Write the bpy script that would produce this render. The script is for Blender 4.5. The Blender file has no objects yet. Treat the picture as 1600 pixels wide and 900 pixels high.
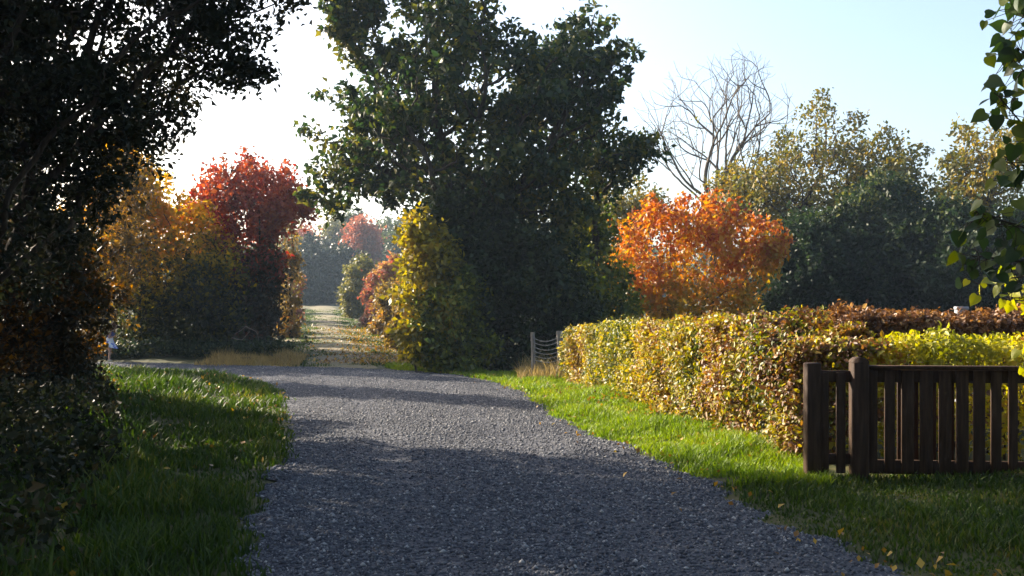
import bpy, bmesh, math, random
import numpy as np

rng = np.random.default_rng(11)
random.seed(11)
SC = bpy.context.scene
COL = SC.collection
R = math.radians
FPX, HOR, CAMH = 1500.0, 480.0, 1.6          # focal length and horizon row for a 1600 px wide view, eye height

# ------------------------------------------------------------------ placing
def P(px, py, d):
    return np.array([(px - 800) / FPX * d, d, CAMH + (HOR - py) / FPX * d])

def G(px, py):                                # a point of the level ground near the camera
    d = CAMH * FPX / (py - HOR)
    return np.array([(px - 800) / FPX * d, d])

def smooth(a, b, x):
    t = np.clip((np.asarray(x, float) - a) / (b - a), 0, 1)
    return t * t * (3 - 2 * t)

def wob(x, y):
    return (np.sin(x * 1.3 + y * .7) + np.sin(x * .61 - y * 1.13 + 2) + np.sin(x * 2.9 + 1.1 * y + .5) * .5
            + np.sin(-x * 2.1 + y * 3.3) * .4)

ROAD_L = [(300, 1010), (352, 930), (385, 880), (408, 800), (436, 745), (452, 700), (456, 655), (450, 628), (432, 608), (395, 594), (300, 583), (160, 575), (-120, 568)]
ROAD_R = [(1760, 1010), (1480, 930), (1360, 880), (1180, 800), (1075, 745), (985, 703), (905, 670), (850, 640), (800, 606), (730, 589), (640, 580), (430, 573), (-120, 561)]
RL = np.array([G(*p) for p in ROAD_L]); RR = np.array([G(*p) for p in ROAD_R])

def resample(poly, n):
    poly = np.asarray(poly, float)
    s = np.r_[0, np.cumsum(np.linalg.norm(np.diff(poly, axis=0), axis=1))]
    t = np.linspace(0, 1, n)
    # Catmull style smoothing by index so that both edges stay matched
    idx = np.linspace(0, len(poly) - 1, n)
    out = np.empty((n, poly.shape[1]))
    for k, u in enumerate(idx):
        i = min(int(u), len(poly) - 2); f = u - i
        p0, p1, p2, p3 = poly[max(i - 1, 0)], poly[i], poly[i + 1], poly[min(i + 2, len(poly) - 1)]
        out[k] = .5 * ((2 * p1) + (p2 - p0) * f + (2 * p0 - 5 * p1 + 4 * p2 - p3) * f * f + (3 * p1 - p0 - 3 * p2 + p3) * f ** 3)
    return out

RLs, RRs = resample(RL, 150), resample(RR, 150)

def inside(poly, x, y):
    poly = np.asarray(poly); res = np.zeros(len(x), bool)
    j = len(poly) - 1
    for i in range(len(poly)):
        xi, yi = poly[i]; xj, yj = poly[j]
        c = ((yi > y) != (yj > y)) & (x < (xj - xi) * (y - yi) / (yj - yi + 1e-12) + xi)
        res ^= c; j = i
    return res

ROADPOLY = np.vstack([RLs, RRs[::-1]])
ROADC = (RLs + RRs) / 2
ROADW = np.linalg.norm(RLs - RRs, axis=1) / 2

EDGE = np.vstack([resample(RL, 420), resample(RR, 420)])
GX0, GY0, GST = -42.0, -12.0, .12
_gx, _gy = np.meshgrid(GX0 + GST * np.arange(520), GY0 + GST * np.arange(520))
def _edge_dist(x, y):
    out = np.empty(len(x))
    for a in range(0, len(x), 20000):
        out[a:a + 20000] = np.sqrt(((x[a:a + 20000, None] - EDGE[None, :, 0]) ** 2 + (y[a:a + 20000, None] - EDGE[None, :, 1]) ** 2).min(1))
    return np.where(inside(ROADPOLY, x, y), -out, out)
GAPS = _edge_dist(_gx.ravel(), _gy.ravel()).reshape(520, 520)

def road_gap(x, y):                           # metres outside the road edge, negative on the road
    x = np.asarray(x, float).ravel(); y = np.asarray(y, float).ravel()
    u = (x - GX0) / GST; v = (y - GY0) / GST; ok = (u > 0) & (v > 0) & (u < 518) & (v < 518)
    u = np.clip(u, 0, 518); v = np.clip(v, 0, 518); a = u.astype(int); b = v.astype(int); f = u - a; g = v - b
    r = (GAPS[b, a] * (1 - f) + GAPS[b, a + 1] * f) * (1 - g) + (GAPS[b + 1, a] * (1 - f) + GAPS[b + 1, a + 1] * f) * g
    return np.where(ok, r, 5.0)

def path_x(y):
    return -4.6 - .205 * (np.asarray(y, float) - 26)

def zt(x, y):
    sh = np.shape(x); x = np.asarray(x, float).ravel(); y = np.asarray(y, float).ravel()
    rise = np.where(y > 26, 1.75 * np.clip((y - 26) / 68, 0, 1.25) ** 1.05, 0)
    off = smooth(.1, 1.6, road_gap(x, y)) * (1 - smooth(24, 27, y) * (np.abs(x - path_x(y)) < 3.2))
    bank = .16 * smooth(-3.2, -6.5, x - 0 * y) * (1 - smooth(20, 24, y))
    z = rise + off * (.035 * wob(x * 1.1, y * 1.1) + bank + .03)
    return z.reshape(sh)

# ------------------------------------------------------------------ objects
def tag(o, label=None, cat=None, group=None, kind=None):
    if label: o['label'] = label
    if cat: o['category'] = cat
    if group: o['group'] = group
    if kind: o['kind'] = kind
    return o

def empty(name, loc):
    o = bpy.data.objects.new(name, None); COL.objects.link(o)
    o.location = loc; o.empty_display_size = .2
    return o

def build(name, V, F, mat, parent=None, smoothed=False, uv=None):
    """one mesh object from numpy vertices and one or several face arrays; vertices are world coordinates"""
    V = np.asarray(V, np.float32)
    if parent is not None:
        V = V - np.array(parent['base0'] if 'base0' in parent else parent.location, np.float32)
    Fs = F if isinstance(F, (list, tuple)) else [F]
    Fs = [np.asarray(f, np.int32) for f in Fs if len(f)]
    me = bpy.data.meshes.new(name)
    me.vertices.add(len(V)); me.vertices.foreach_set('co', V.ravel())
    nl = sum(f.size for f in Fs); npoly = sum(len(f) for f in Fs)
    me.loops.add(nl); me.loops.foreach_set('vertex_index', np.concatenate([f.ravel() for f in Fs]))
    me.polygons.add(npoly)
    starts = []; a = 0
    for f in Fs:
        starts.append(a + np.arange(len(f)) * f.shape[1]); a += f.size
    me.polygons.foreach_set('loop_start', np.concatenate(starts).astype(np.int32))
    if smoothed:
        me.polygons.foreach_set('use_smooth', np.ones(npoly, bool))
    me.update(calc_edges=True)
    me.materials.append(mat)
    o = bpy.data.objects.new(name, me); COL.objects.link(o)
    if parent is not None: o.parent = parent
    return o

class MB:
    """collects boxes and tubes into one mesh"""
    def __init__(s): s.V = []; s.Q = []; s.T = []; s.n = 0
    def add(s, V, Q=(), T=()):
        V = np.asarray(V, float)
        if len(Q): s.Q.append(np.asarray(Q) + s.n)
        if len(T): s.T.append(np.asarray(T) + s.n)
        s.V.append(V); s.n += len(V)
    def box(s, c, size, rot=None, bev=.006):
        x, y, z = np.array(size) / 2; b = min(bev, x * .5, y * .5, z * .5)
        # chamfered on the long vertical edges and on both ends
        ring = lambda zz, k: [(-x + k, -y + b, zz), (-x + k, y - b, zz), (-x + b, y - k, zz), (x - b, y - k, zz), (x - k, y - b, zz), (x - k, -y + b, zz), (x - b, -y + k, zz), (-x + b, -y + k, zz)][::-1]
        V = np.array(ring(-z, b * .6) + ring(-z + b, 0) + ring(z - b, 0) + ring(z, b * .6), float)
        Q = []
        for r in range(3):
            for k in range(8):
                Q.append((r * 8 + k, r * 8 + (k + 1) % 8, r * 8 + 8 + (k + 1) % 8, r * 8 + 8 + k))
        for off, fl in ((0, True), (24, False)):
            for q in ((0, 1, 2, 3), (0, 3, 4, 7), (4, 5, 6, 7)):
                q = tuple(off + i for i in q); Q.append(q[::-1] if fl else q)
        if rot is not None: V = V @ np.array(rot).T
        s.add(V + np.array(c), Q)
    def tube(s, pts, rad, n=6):
        V, Q = tube(np.asarray(pts, float), np.asarray(rad, float) * np.ones(len(pts)), n)
        s.add(V, Q)
    def build(s, name, mat, parent=None, smoothed=False):
        return build(name, np.vstack(s.V), [np.vstack(a) for a in (s.Q, s.T) if a], mat, parent, smoothed)

def rotz(a):
    c, s_ = math.cos(a), math.sin(a)
    return np.array([[c, -s_, 0], [s_, c, 0], [0, 0, 1]])

def tube(p, r, n=6):
    p = np.asarray(p, float); m = len(p)
    t = np.gradient(p, axis=0); t /= np.linalg.norm(t, axis=1)[:, None] + 1e-9
    ref = np.array([.31, .87, .38]); 
    u = np.cross(t, ref); u /= np.linalg.norm(u, axis=1)[:, None] + 1e-9
    v = np.cross(t, u)
    a = np.arange(n) * 2 * np.pi / n
    V = p[:, None] + r[:, None, None] * (np.cos(a)[None, :, None] * u[:, None] + np.sin(a)[None, :, None] * v[:, None])
    V = V.reshape(-1, 3)
    i = np.arange(m - 1)[:, None] * n; k = np.arange(n)[None]
    Q = np.stack([i + k, i + (k + 1) % n, i + n + (k + 1) % n, i + n + k], -1).reshape(-1, 4)
    V = np.vstack([V, p[-1] + t[-1] * r[-1]])
    e = (m - 1) * n
    T = np.stack([e + np.arange(n), e + (np.arange(n) + 1) % n, np.full(n, m * n), np.full(n, m * n)], -1)
    return V, Q if n < 3 else np.vstack([Q])

# ------------------------------------------------------------------ materials
def new_mat(name):
    m = bpy.data.materials.new(name); m.use_nodes = True
    nt = m.node_tree; nt.nodes.clear()
    return m, nt.nodes, nt.links

def ramp(N, stops, interp='LINEAR'):
    r = N.new('ShaderNodeValToRGB'); cr = r.color_ramp; cr.interpolation = interp
    while len(cr.elements) < len(stops): cr.elements.new(.5)
    for e, (p, c) in zip(cr.elements, stops):
        e.position = p; e.color = (*c, 1)
    return r

def math_node(N, L, op, a, b=None, c=None):
    n = N.new('ShaderNodeMath'); n.operation = op
    for k, v in enumerate((a, b, c)):
        if v is None: continue
        if isinstance(v, (int, float)): n.inputs[k].default_value = v
        else: L.new(v, n.inputs[k])
    return n.outputs[0]

def leaf_mat(name, stops, noise=.6, amount=.75, trans=.4, grad=None, rough=.5, spec=.35, tint=1.0, zs=1.0):
    """palette by leaf and by a soft patchiness; grad = (z0, z1, shift) moves the palette with height"""
    m, N, L = new_mat(name)
    geo = N.new('ShaderNodeNewGeometry'); tc = N.new('ShaderNodeTexCoord')
    ns = N.new('ShaderNodeTexNoise'); ns.inputs['Scale'].default_value = noise; ns.inputs['Detail'].default_value = 3
    mpz = N.new('ShaderNodeMapping'); mpz.inputs['Scale'].default_value = (1, 1, zs); L.new(geo.outputs['Position'], mpz.inputs[0]); L.new(mpz.outputs[0], ns.inputs['Vector'])
    a = math_node(N, L, 'MULTIPLY_ADD', ns.outputs['Fac'], amount * 1.8, -amount * .9)
    f = math_node(N, L, 'MULTIPLY_ADD', geo.outputs['Random Per Island'], 1 - amount * .55, amount * .275)
    f = math_node(N, L, 'ADD', f, a)
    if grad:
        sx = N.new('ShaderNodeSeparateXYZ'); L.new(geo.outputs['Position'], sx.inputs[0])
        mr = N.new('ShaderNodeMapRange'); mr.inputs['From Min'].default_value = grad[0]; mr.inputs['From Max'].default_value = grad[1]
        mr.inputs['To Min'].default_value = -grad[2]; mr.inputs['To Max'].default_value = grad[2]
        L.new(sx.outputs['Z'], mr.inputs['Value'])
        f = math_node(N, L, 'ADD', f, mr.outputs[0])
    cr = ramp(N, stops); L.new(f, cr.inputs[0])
    b = N.new('ShaderNodeBsdfPrincipled'); b.inputs['Roughness'].default_value = rough
    b.inputs['Specular IOR Level'].default_value = spec
    L.new(cr.outputs[0], b.inputs['Base Color'])
    t = N.new('ShaderNodeBsdfTranslucent')
    hs = N.new('ShaderNodeHueSaturation'); hs.inputs['Saturation'].default_value = 1.15; hs.inputs['Value'].default_value = 1.5 * tint
    L.new(cr.outputs[0], hs.inputs['Color']); L.new(hs.outputs[0], t.inputs['Color'])
    mx = N.new('ShaderNodeMixShader'); mx.inputs[0].default_value = trans
    L.new(b.outputs[0], mx.inputs[1]); L.new(t.outputs[0], mx.inputs[2])
    out = N.new('ShaderNodeOutputMaterial'); L.new(mx.outputs[0], out.inputs[0])
    return m

def rough_mat(name, stops, scale=8, stretch=(1, 1, 1), rough=.85, bump=.4, spec=.2, detail=6, dist=.02):
    m, N, L = new_mat(name)
    tc = N.new('ShaderNodeTexCoord'); mp = N.new('ShaderNodeMapping'); mp.inputs['Scale'].default_value = stretch
    L.new(tc.outputs['Object'], mp.inputs[0])
    ns = N.new('ShaderNodeTexNoise'); ns.inputs['Scale'].default_value = scale; ns.inputs['Detail'].default_value = detail
    L.new(mp.outputs[0], ns.inputs['Vector'])
    cr = ramp(N, stops); L.new(ns.outputs['Fac'], cr.inputs[0])
    b = N.new('ShaderNodeBsdfPrincipled'); b.inputs['Roughness'].default_value = rough; b.inputs['Specular IOR Level'].default_value = spec
    L.new(cr.outputs[0], b.inputs['Base Color'])
    bp = N.new('ShaderNodeBump'); bp.inputs['Strength'].default_value = bump; bp.inputs['Distance'].default_value = dist
    L.new(ns.outputs['Fac'], bp.inputs['Height']); L.new(bp.outputs[0], b.inputs['Normal'])
    out = N.new('ShaderNodeOutputMaterial'); L.new(b.outputs[0], out.inputs[0])
    return m

BARK = rough_mat('bark', [(.3, (.018, .013, .009)), (.7, (.085, .065, .048))], 6, (3, 3, .6), bump=.8)
BARK_GREY = rough_mat('grey_bark', [(.3, (.05, .04, .03)), (.7, (.15, .125, .1))], 6, (3, 3, .6), bump=.6)
WOOD = rough_mat('brown_stained_wood', [(.25, (.022, .012, .007)), (.55, (.05, .028, .017)), (.8, (.085, .05, .03))], 5, (7, 7, .7), rough=.7, bump=.35, dist=.006)
OLDWOOD = rough_mat('silvery_old_wood', [(.3, (.12, .11, .10)), (.7, (.34, .31, .28))], 5, (8, 8, .8), bump=.5)

# ------------------------------------------------------------------ leaves, skeletons
def unit(v): return v / (np.linalg.norm(v, axis=-1, keepdims=True) + 1e-9)

def leaf_mesh(pts, size, rg, wide=.62, shape='diamond', droop=.35, jitter=.35, facing=None):
    n = len(pts)
    L = size * np.exp(rg.normal(0, jitter * .6, n)); L = np.clip(L, size * .45, size * 1.9)
    a = unit(rg.normal(0, 1, (n, 3)) + np.array([0, 0, -droop]))
    nn = rg.normal(0, 1, (n, 3)) + np.array([0, 0, .5])
    if facing is not None: nn = nn * .55 + facing
    s = unit(np.cross(a, nn)); nn = np.cross(s, a)
    L1 = L[:, None]; W = L1 * wide * rg.uniform(.8, 1.15, (n, 1))
    fold = nn * L1 * rg.uniform(.03, .16, (n, 1)); bend = -nn * L1 * rg.uniform(-.05, .2, (n, 1))
    p = np.asarray(pts)
    if shape == 'diamond':
        V = np.stack([p, p + a * L1 * .45 + s * W / 2 + fold, p + a * L1 + bend, p + a * L1 * .45 - s * W / 2 + fold], 1).reshape(-1, 3)
        b = np.arange(n)[:, None] * 4
        F = np.concatenate([b + np.array([[0, 1, 2]]), b + np.array([[0, 2, 3]])])
    else:
        V = np.stack([p, p + a * L1 * .25 + s * W * .46 + fold, p + a * L1 * .66 + s * W * .4 + fold + bend * .4, p + a * L1 + bend,
                      p + a * L1 * .66 - s * W * .4 + fold + bend * .4, p + a * L1 * .25 - s * W * .46 + fold], 1).reshape(-1, 3)
        b = np.arange(n)[:, None] * 6
        F = np.concatenate([b + np.array([[0, 1, 2, 3]]), b + np.array([[0, 3, 4, 5]])])
    return V, F

def blob_points(blobs, n, d, rg, power=3.2):
    """points in ellipsoids given in picture units at depth d: (px, py, rx, ry, depth radius m, [depth offset m], [weight])"""
    w = np.array([b[2] * b[3] * (b[6] if len(b) > 6 else 1) for b in blobs], float); w /= w.sum()
    cnt = rg.multinomial(n, w); out = []
    for b, c in zip(blobs, cnt):
        dd = d + (b[5] if len(b) > 5 else 0)
        ctr = P(b[0], b[1], dd); k = dd / FPX
        u = unit(rg.normal(0, 1, (c, 3))) * (rg.random((c, 1)) ** (1 / power))
        out.append(ctr + u * np.array([b[2] * k, b[4], b[3] * k]))
    return np.vstack(out)

def grow(roots, att, step, kill, rg, jit=.25, up=.0, iters=140):
    """space colonisation: branches grow from the roots towards the attraction points"""
    nodes = [np.array(roots[0][0], float)]
    parent = [-1] * len(nodes)
    for k, r in enumerate(roots):                                   # each root is a polyline
        last = int(np.linalg.norm(np.array(nodes) - np.array(r[0], float), axis=1).argmin())
        for q in r[1:]:
            q = np.array(q, float); seg = q - nodes[last]; m = max(1, int(np.linalg.norm(seg) / step))
            b0 = nodes[last].copy()
            for i in range(1, m + 1):
                nodes.append(b0 + seg * i / m + rg.normal(0, step * .06, 3) * (i < m)); parent.append(last); last = len(nodes) - 1
    att = np.array(att); alive = np.ones(len(att), bool)
    best = np.full(len(att), 1e9); bi = np.zeros(len(att), int)
    def upd(start):
        nn = np.array(nodes[start:])
        for a in range(0, len(nn), 400):
            d = np.linalg.norm(att[:, None] - nn[None, a:a + 400], axis=2); j = d.argmin(1); dm = d[np.arange(len(att)), j]
            better = dm < best; best[better] = dm[better]; bi[better] = start + a + j[better]
    upd(0)
    dirs_seen = set()
    for it in range(iters):
        alive &= best > kill
        if not alive.any(): break
        idx = np.unique(bi[alive]); start = len(nodes)
        NA = np.array(nodes)
        v = unit(att[alive] - NA[bi[alive]])
        acc = np.zeros((len(NA), 3)); np.add.at(acc, bi[alive], v)
        for i in idx:
            dv = acc[i]
            ln = np.linalg.norm(dv)
            if ln < 1e-3: continue
            dv = dv / ln + rg.normal(0, jit, 3) + np.array([0, 0, up]); dv /= np.linalg.norm(dv)
            q = nodes[i] + dv * step
            key = (i, tuple(np.round(dv, 1)))
            nodes.append(q); parent.append(int(i))
        if len(nodes) == start or len(nodes) > 9000: break
        upd(start)
    return np.array(nodes), np.array(parent)

def branches(nodes, parent, r0, e=2.3, rmin=.006, name='trunk', mat=None, par=None, sides=5, minr_keep=0):
    n = len(nodes); cnt = np.zeros(n); kids = [[] for _ in range(n)]
    for i in range(n):
        if parent[i] >= 0: kids[parent[i]].append(i)
    order = sorted(range(n), key=lambda i: -i)
    for i in order:
        cnt[i] += 1
        if parent[i] >= 0: cnt[parent[i]] += cnt[i]
    tot = max(cnt[i] for i in range(n) if parent[i] < 0)
    rad = np.maximum(r0 * (cnt / tot) ** (1 / e), rmin)
    Vs, Qs, off = [], [], 0
    stack = [i for i in range(n) if parent[i] < 0]
    while stack:
        i = stack.pop(); chain = [parent[i], i] if parent[i] >= 0 else [i]
        rr = [rad[i]] * len(chain)
        while kids[i]:
            ks = sorted(kids[i], key=lambda k: -cnt[k]); stack += ks[1:]; i = ks[0]; chain.append(i); rr.append(rad[i])
        if len(chain) < 2 or max(rr) < minr_keep: continue
        ns = 9 if max(rr) > .12 else (sides if max(rr) > .02 else 3)
        V, Q = tube(nodes[chain], np.array(rr), ns)
        Vs.append(V); Qs.append(Q + off); off += len(V)
    o = build(name, np.vstack(Vs), np.vstack(Qs), mat, par, True)
    return o, cnt, rad

def flare(nodes, parent): pass

def tree(name, label, cat, d, base, blobs, mat, n_att=700, step=.35, kill=None, r0=.16, leaf=.1, per=22, spread=.32, trunk=None,
         twig=5, bark=BARK, group=None, shape='diamond', wide=.62, power=3.2, jit=.12, up=.03, e=2.3, rmin=.006, seed=1, droop=.35, limbs=(),
         keep=1.0, part='crown', fill=0, fspread=.3, clump=.3, shoot=.6, minkeep=0, kind=None):
    rg = np.random.default_rng(seed)
    att = blob_points(blobs, n_att, d, rg, power)
    att = att[att[:, 2] > zt(att[:, 0], att[:, 1]) + .12]
    bases = base if isinstance(base[0], (list, tuple, np.ndarray)) else [base]
    roots = []
    for b in bases:
        b = np.array(b, float); b[2] = zt(np.array([b[0]]), np.array([b[1]]))[0] - .1
        tp = b + np.array(trunk if trunk is not None else (0, 0, .5))
        mid = (b + tp) / 2 + rg.normal(0, .05, 3) * np.linalg.norm(tp - b) * np.array([1, 1, .2])
        roots.append([b, mid, tp] if len(bases) == 1 else [np.mean(np.array(bases, float), 0) * [1, 1, 0] + [0, 0, b[2] - .1], b, mid, tp])
    for lm in limbs: roots.append([P(a_, b_, d) + np.array([0, c_, 0]) for a_, b_, c_ in lm])
    nodes, par_ = grow(roots, att, step, kill or step * 1.6, rg, jit, up)
    top = empty(name, tuple(roots[0][0] + np.array([0, 0, .1 if len(bases) == 1 else .2])))
    tag(top, label, cat, group, kind)
    o, cnt, rad = branches(nodes, par_, r0, e, rmin, 'trunk' if len(bases) == 1 else 'stems', bark, top, minr_keep=minkeep)
    if per or fill:
        tw = np.where(cnt <= twig)[0]
        tw = tw[nodes[tw][:, 2] > zt(nodes[tw][:, 0], nodes[tw][:, 1]) + .1]
        if keep < 1: tw = tw[rg.random(len(tw)) < keep]
        m = np.repeat(tw, per)
        pts = nodes[m] + rg.normal(0, spread, (len(m), 3)) * np.array([1, 1, .8])
        if fill:
            # leafy shoots pointing outwards, so that the crown breaks into sprays with gaps between
            nk = max(4, int(len(att) * clump)); c = att[rg.permutation(len(att))[:nk]]; ctr = att.mean(0)
            dv = unit(unit(c - ctr) + np.array([0, 0, .25]) + rg.normal(0, .5, c.shape)); mm = rg.poisson(fill / clump * np.exp(rg.normal(0, .5, nk)))
            c = np.repeat(c, mm, 0); dv = np.repeat(dv, mm, 0); tt = rg.uniform(-.35, 1, (len(c), 1))
            pts = np.vstack([pts, c + dv * tt * shoot + rg.normal(0, 1, c.shape) * fspread * (1 - .55 * np.maximum(tt, 0))])
        pts = pts[pts[:, 2] > zt(pts[:, 0], pts[:, 1]) + .03]
        V, F = leaf_mesh(pts, leaf, rg, wide, shape, droop)
        build(part, V, F, mat, top)
    return top

# ------------------------------------------------------------------ palettes (linear base colours)
M_OAK = leaf_mat('oak_leaves', [(0, (.012, .024, .01)), (.4, (.022, .045, .012)), (.65, (.06, .075, .016)), (1, (.2, .17, .03))], .5, .6, .38)
M_DARKTREE = leaf_mat('shade_dark_leaves', [(0, (.012, .016, .01)), (.6, (.025, .03, .013)), (.9, (.05, .04, .016)), (1, (.12, .06, .015))], .5, .5, .16, spec=.1)  # near-black albedo paints the shade within the dense crown
M_RUSTSHRUB = leaf_mat('rust_brown_leaves', [(0, (.02, .02, .01)), (.55, (.05, .035, .012)), (.8, (.14, .06, .014)), (1, (.45, .2, .02))], .7, .6, .3, spec=.12)
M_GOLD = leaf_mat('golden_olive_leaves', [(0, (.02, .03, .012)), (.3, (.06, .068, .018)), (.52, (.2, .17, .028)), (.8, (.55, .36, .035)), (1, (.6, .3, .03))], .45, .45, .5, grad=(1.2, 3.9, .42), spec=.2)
M_RED = leaf_mat('red_leaves', [(0, (.02, .022, .012)), (.4, (.06, .04, .016)), (.6, (.2, .055, .03)), (.8, (.27, .05, .042)), (1, (.36, .1, .05))], .5, .4, .38, grad=(2.2, 4.3, .45))  # lower leaves really are green-brown; the darkening downwards also paints shade
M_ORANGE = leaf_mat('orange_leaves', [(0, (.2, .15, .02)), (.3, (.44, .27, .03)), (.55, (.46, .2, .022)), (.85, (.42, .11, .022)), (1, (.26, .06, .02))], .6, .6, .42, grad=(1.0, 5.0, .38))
M_IVY = leaf_mat('dark_ivy_leaves', [(0, (.012, .024, .01)), (.6, (.022, .04, .014)), (.9, (.06, .075, .02)), (1, (.2, .17, .03))], .6, .5, .25, spec=.2)
M_YIVY = leaf_mat('yellow_climber_leaves', [(0, (.05, .055, .015)), (.35, (.17, .15, .025)), (.7, (.38, .3, .035)), (1, (.34, .17, .03))], 1.1, .7, .42)
M_GBUSH = leaf_mat('green_bush_leaves', [(0, (.03, .05, .014)), (.5, (.09, .12, .02)), (.85, (.24, .24, .03)), (1, (.35, .26, .04))], .9, .6, .38)
M_EVERG = leaf_mat('evergreen_leaves', [(0, (.012, .022, .01)), (.6, (.022, .04, .015)), (.9, (.05, .07, .02)), (1, (.16, .16, .035))], .6, .6, .3, spec=.2, grad=(2.2, 6.0, .25))  # palette lightens upwards to paint the sunlit tops
M_SPARSE = leaf_mat('thin_ochre_leaves', [(0, (.055, .07, .018)), (.5, (.13, .125, .025)), (1, (.34, .22, .04))], .5, .6, .35)
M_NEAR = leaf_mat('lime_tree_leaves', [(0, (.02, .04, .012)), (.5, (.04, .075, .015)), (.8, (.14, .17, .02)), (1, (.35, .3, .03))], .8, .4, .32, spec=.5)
M_NEAR_SUN = leaf_mat('sunlit_lime_leaves', [(0, (.16, .2, .02)), (.5, (.34, .34, .025)), (1, (.5, .42, .03))], .8, .4, .45, spec=.4)  # lit copy of the lime palette, sunlight put into the colour
M_HEDGE = leaf_mat('hedge_leaves', [(0, (.025, .045, .012)), (.22, (.075, .1, .016)), (.42, (.26, .24, .027)), (.6, (.4, .31, .04)), (.78, (.3, .165, .045)), (1, (.12, .055, .028))], 1.0, .9, .36, spec=.5, zs=.35)
M_HEDGE2 = leaf_mat('yellow_green_hedge_leaves', [(0, (.07, .1, .015)), (.35, (.28, .28, .025)), (.75, (.5, .43, .03)), (1, (.4, .2, .04))], 1.1, .85, .42, spec=.45, zs=.5)
M_HEDGE3 = leaf_mat('russet_hedge_leaves', [(0, (.06, .03, .015)), (.5, (.16, .075, .03)), (.8, (.28, .14, .05)), (1, (.42, .28, .12))], .9, .6, .32, spec=.5)
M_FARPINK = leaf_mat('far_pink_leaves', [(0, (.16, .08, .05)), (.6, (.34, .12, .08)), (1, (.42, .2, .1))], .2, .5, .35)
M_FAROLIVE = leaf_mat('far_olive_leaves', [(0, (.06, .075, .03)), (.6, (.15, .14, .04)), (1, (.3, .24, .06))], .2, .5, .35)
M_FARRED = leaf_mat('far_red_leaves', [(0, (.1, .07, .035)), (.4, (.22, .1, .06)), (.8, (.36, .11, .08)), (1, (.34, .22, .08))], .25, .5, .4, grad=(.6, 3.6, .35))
M_FARSHADE = leaf_mat('far_shade_leaves', [(0, (.015, .022, .015)), (1, (.04, .05, .025))], .2, .5, .2)  # low albedo puts the shadowed gap of the track end into the colour
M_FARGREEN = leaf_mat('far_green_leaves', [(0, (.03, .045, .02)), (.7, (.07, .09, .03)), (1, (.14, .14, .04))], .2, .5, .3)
M_BROWNB = leaf_mat('brown_bramble_leaves', [(0, (.06, .05, .02)), (.5, (.18, .13, .04)), (.8, (.32, .2, .05)), (1, (.36, .12, .05))], .5, .5, .36)

# ------------------------------------------------------------------ ground
xs = np.unique(np.concatenate([np.linspace(-160, -24, 24), np.linspace(-24, 14, 128), np.linspace(14, 160, 24)]))
ys = np.unique(np.concatenate([np.linspace(-30, 2, 10), np.linspace(2, 40, 128), np.linspace(40, 210, 50)]))
X, Y = np.meshgrid(xs, ys)
gap = road_gap(X, Y).reshape(X.shape)
Z = zt(X, Y) - .02 * (gap < .0)
V = np.stack([X, Y, Z], -1).reshape(-1, 3)
nx, ny = len(xs), len(ys)
i = (np.arange(ny - 1)[:, None] * nx + np.arange(nx - 1)[None]).ravel()
F = np.stack([i, i + 1, i + nx + 1, i + nx], -1)
M_SOIL = rough_mat('turf_soil', [(.25, (.022, .026, .01)), (.5, (.05, .055, .018)), (.75, (.11, .09, .035))], 2.2, bump=.6, dist=.05, detail=10)
tag(build('ground', V, F, M_SOIL, None, True), 'dark grassy earth around the road and hedges', 'ground', kind='structure')

# gravel road
m, N, L = new_mat('gravel')
tc = N.new('ShaderNodeTexCoord')
n1 = N.new('ShaderNodeTexNoise'); n1.inputs['Scale'].default_value = .7; n1.inputs['Detail'].default_value = 4
n2 = N.new('ShaderNodeTexNoise'); n2.inputs['Scale'].default_value = 28; n2.inputs['Detail'].default_value = 5; n2.inputs['Roughness'].default_value = .7
vo = N.new('ShaderNodeTexVoronoi'); vo.inputs['Scale'].default_value = 34
vo2 = N.new('ShaderNodeTexVoronoi'); vo2.inputs['Scale'].default_value = 13
for q in (n1, n2, vo, vo2): L.new(tc.outputs['Object'], q.inputs['Vector'])
cr = ramp(N, [(0, (.032, .037, .053)), (.45, (.078, .084, .105)), (.8, (.14, .143, .158)), (1, (.25, .25, .25))])
f = math_node(N, L, 'MULTIPLY', n1.outputs['Fac'], .5)
sp = N.new('ShaderNodeSeparateColor'); L.new(vo.outputs['Color'], sp.inputs[0])
f = math_node(N, L, 'MULTIPLY_ADD', sp.outputs[0], .45, f); f = math_node(N, L, 'MULTIPLY_ADD', n2.outputs['Fac'], .5, f)
f = math_node(N, L, 'ADD', f, -.25); L.new(f, cr.inputs[0])
h = math_node(N, L, 'MULTIPLY_ADD', vo.outputs['Distance'], -.6, n2.outputs['Fac'])
h = math_node(N, L, 'MULTIPLY_ADD', vo2.outputs['Distance'], -.8, h)
bp = N.new('ShaderNodeBump'); bp.inputs['Strength'].default_value = 1; bp.inputs['Distance'].default_value = .03; L.new(h, bp.inputs['Height'])
b = N.new('ShaderNodeBsdfPrincipled'); b.inputs['Roughness'].default_value = .8; b.inputs['Specular IOR Level'].default_value = .25
L.new(cr.outputs[0], b.inputs['Base Color']); L.new(bp.outputs[0], b.inputs['Normal'])
o_ = N.new('ShaderNodeOutputMaterial'); L.new(b.outputs[0], o_.inputs[0])
M_GRAVEL = m
nr, nc = 300, 24
A, B = resample(RL, nr), resample(RR, nr)
t = np.linspace(0, 1, nc)[None, :, None]
ew = .12 * (np.sin(np.arange(nr) * .9) + np.sin(np.arange(nr) * .37 + 1))[:, None]
dirn = unit(B - A)
A = A - dirn * (.12 + ew * .6); B = B + dirn * (.12 + ew[::-1] * .6)
XY = A[:, None] * (1 - t) + B[:, None] * t
u = np.linspace(0, 1, nc)[None]
prof = .03 * (1 - (2 * u - 1) ** 2) - .02 * (np.exp(-((u - .3) / .07) ** 2) + np.exp(-((u - .7) / .07) ** 2))
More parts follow.
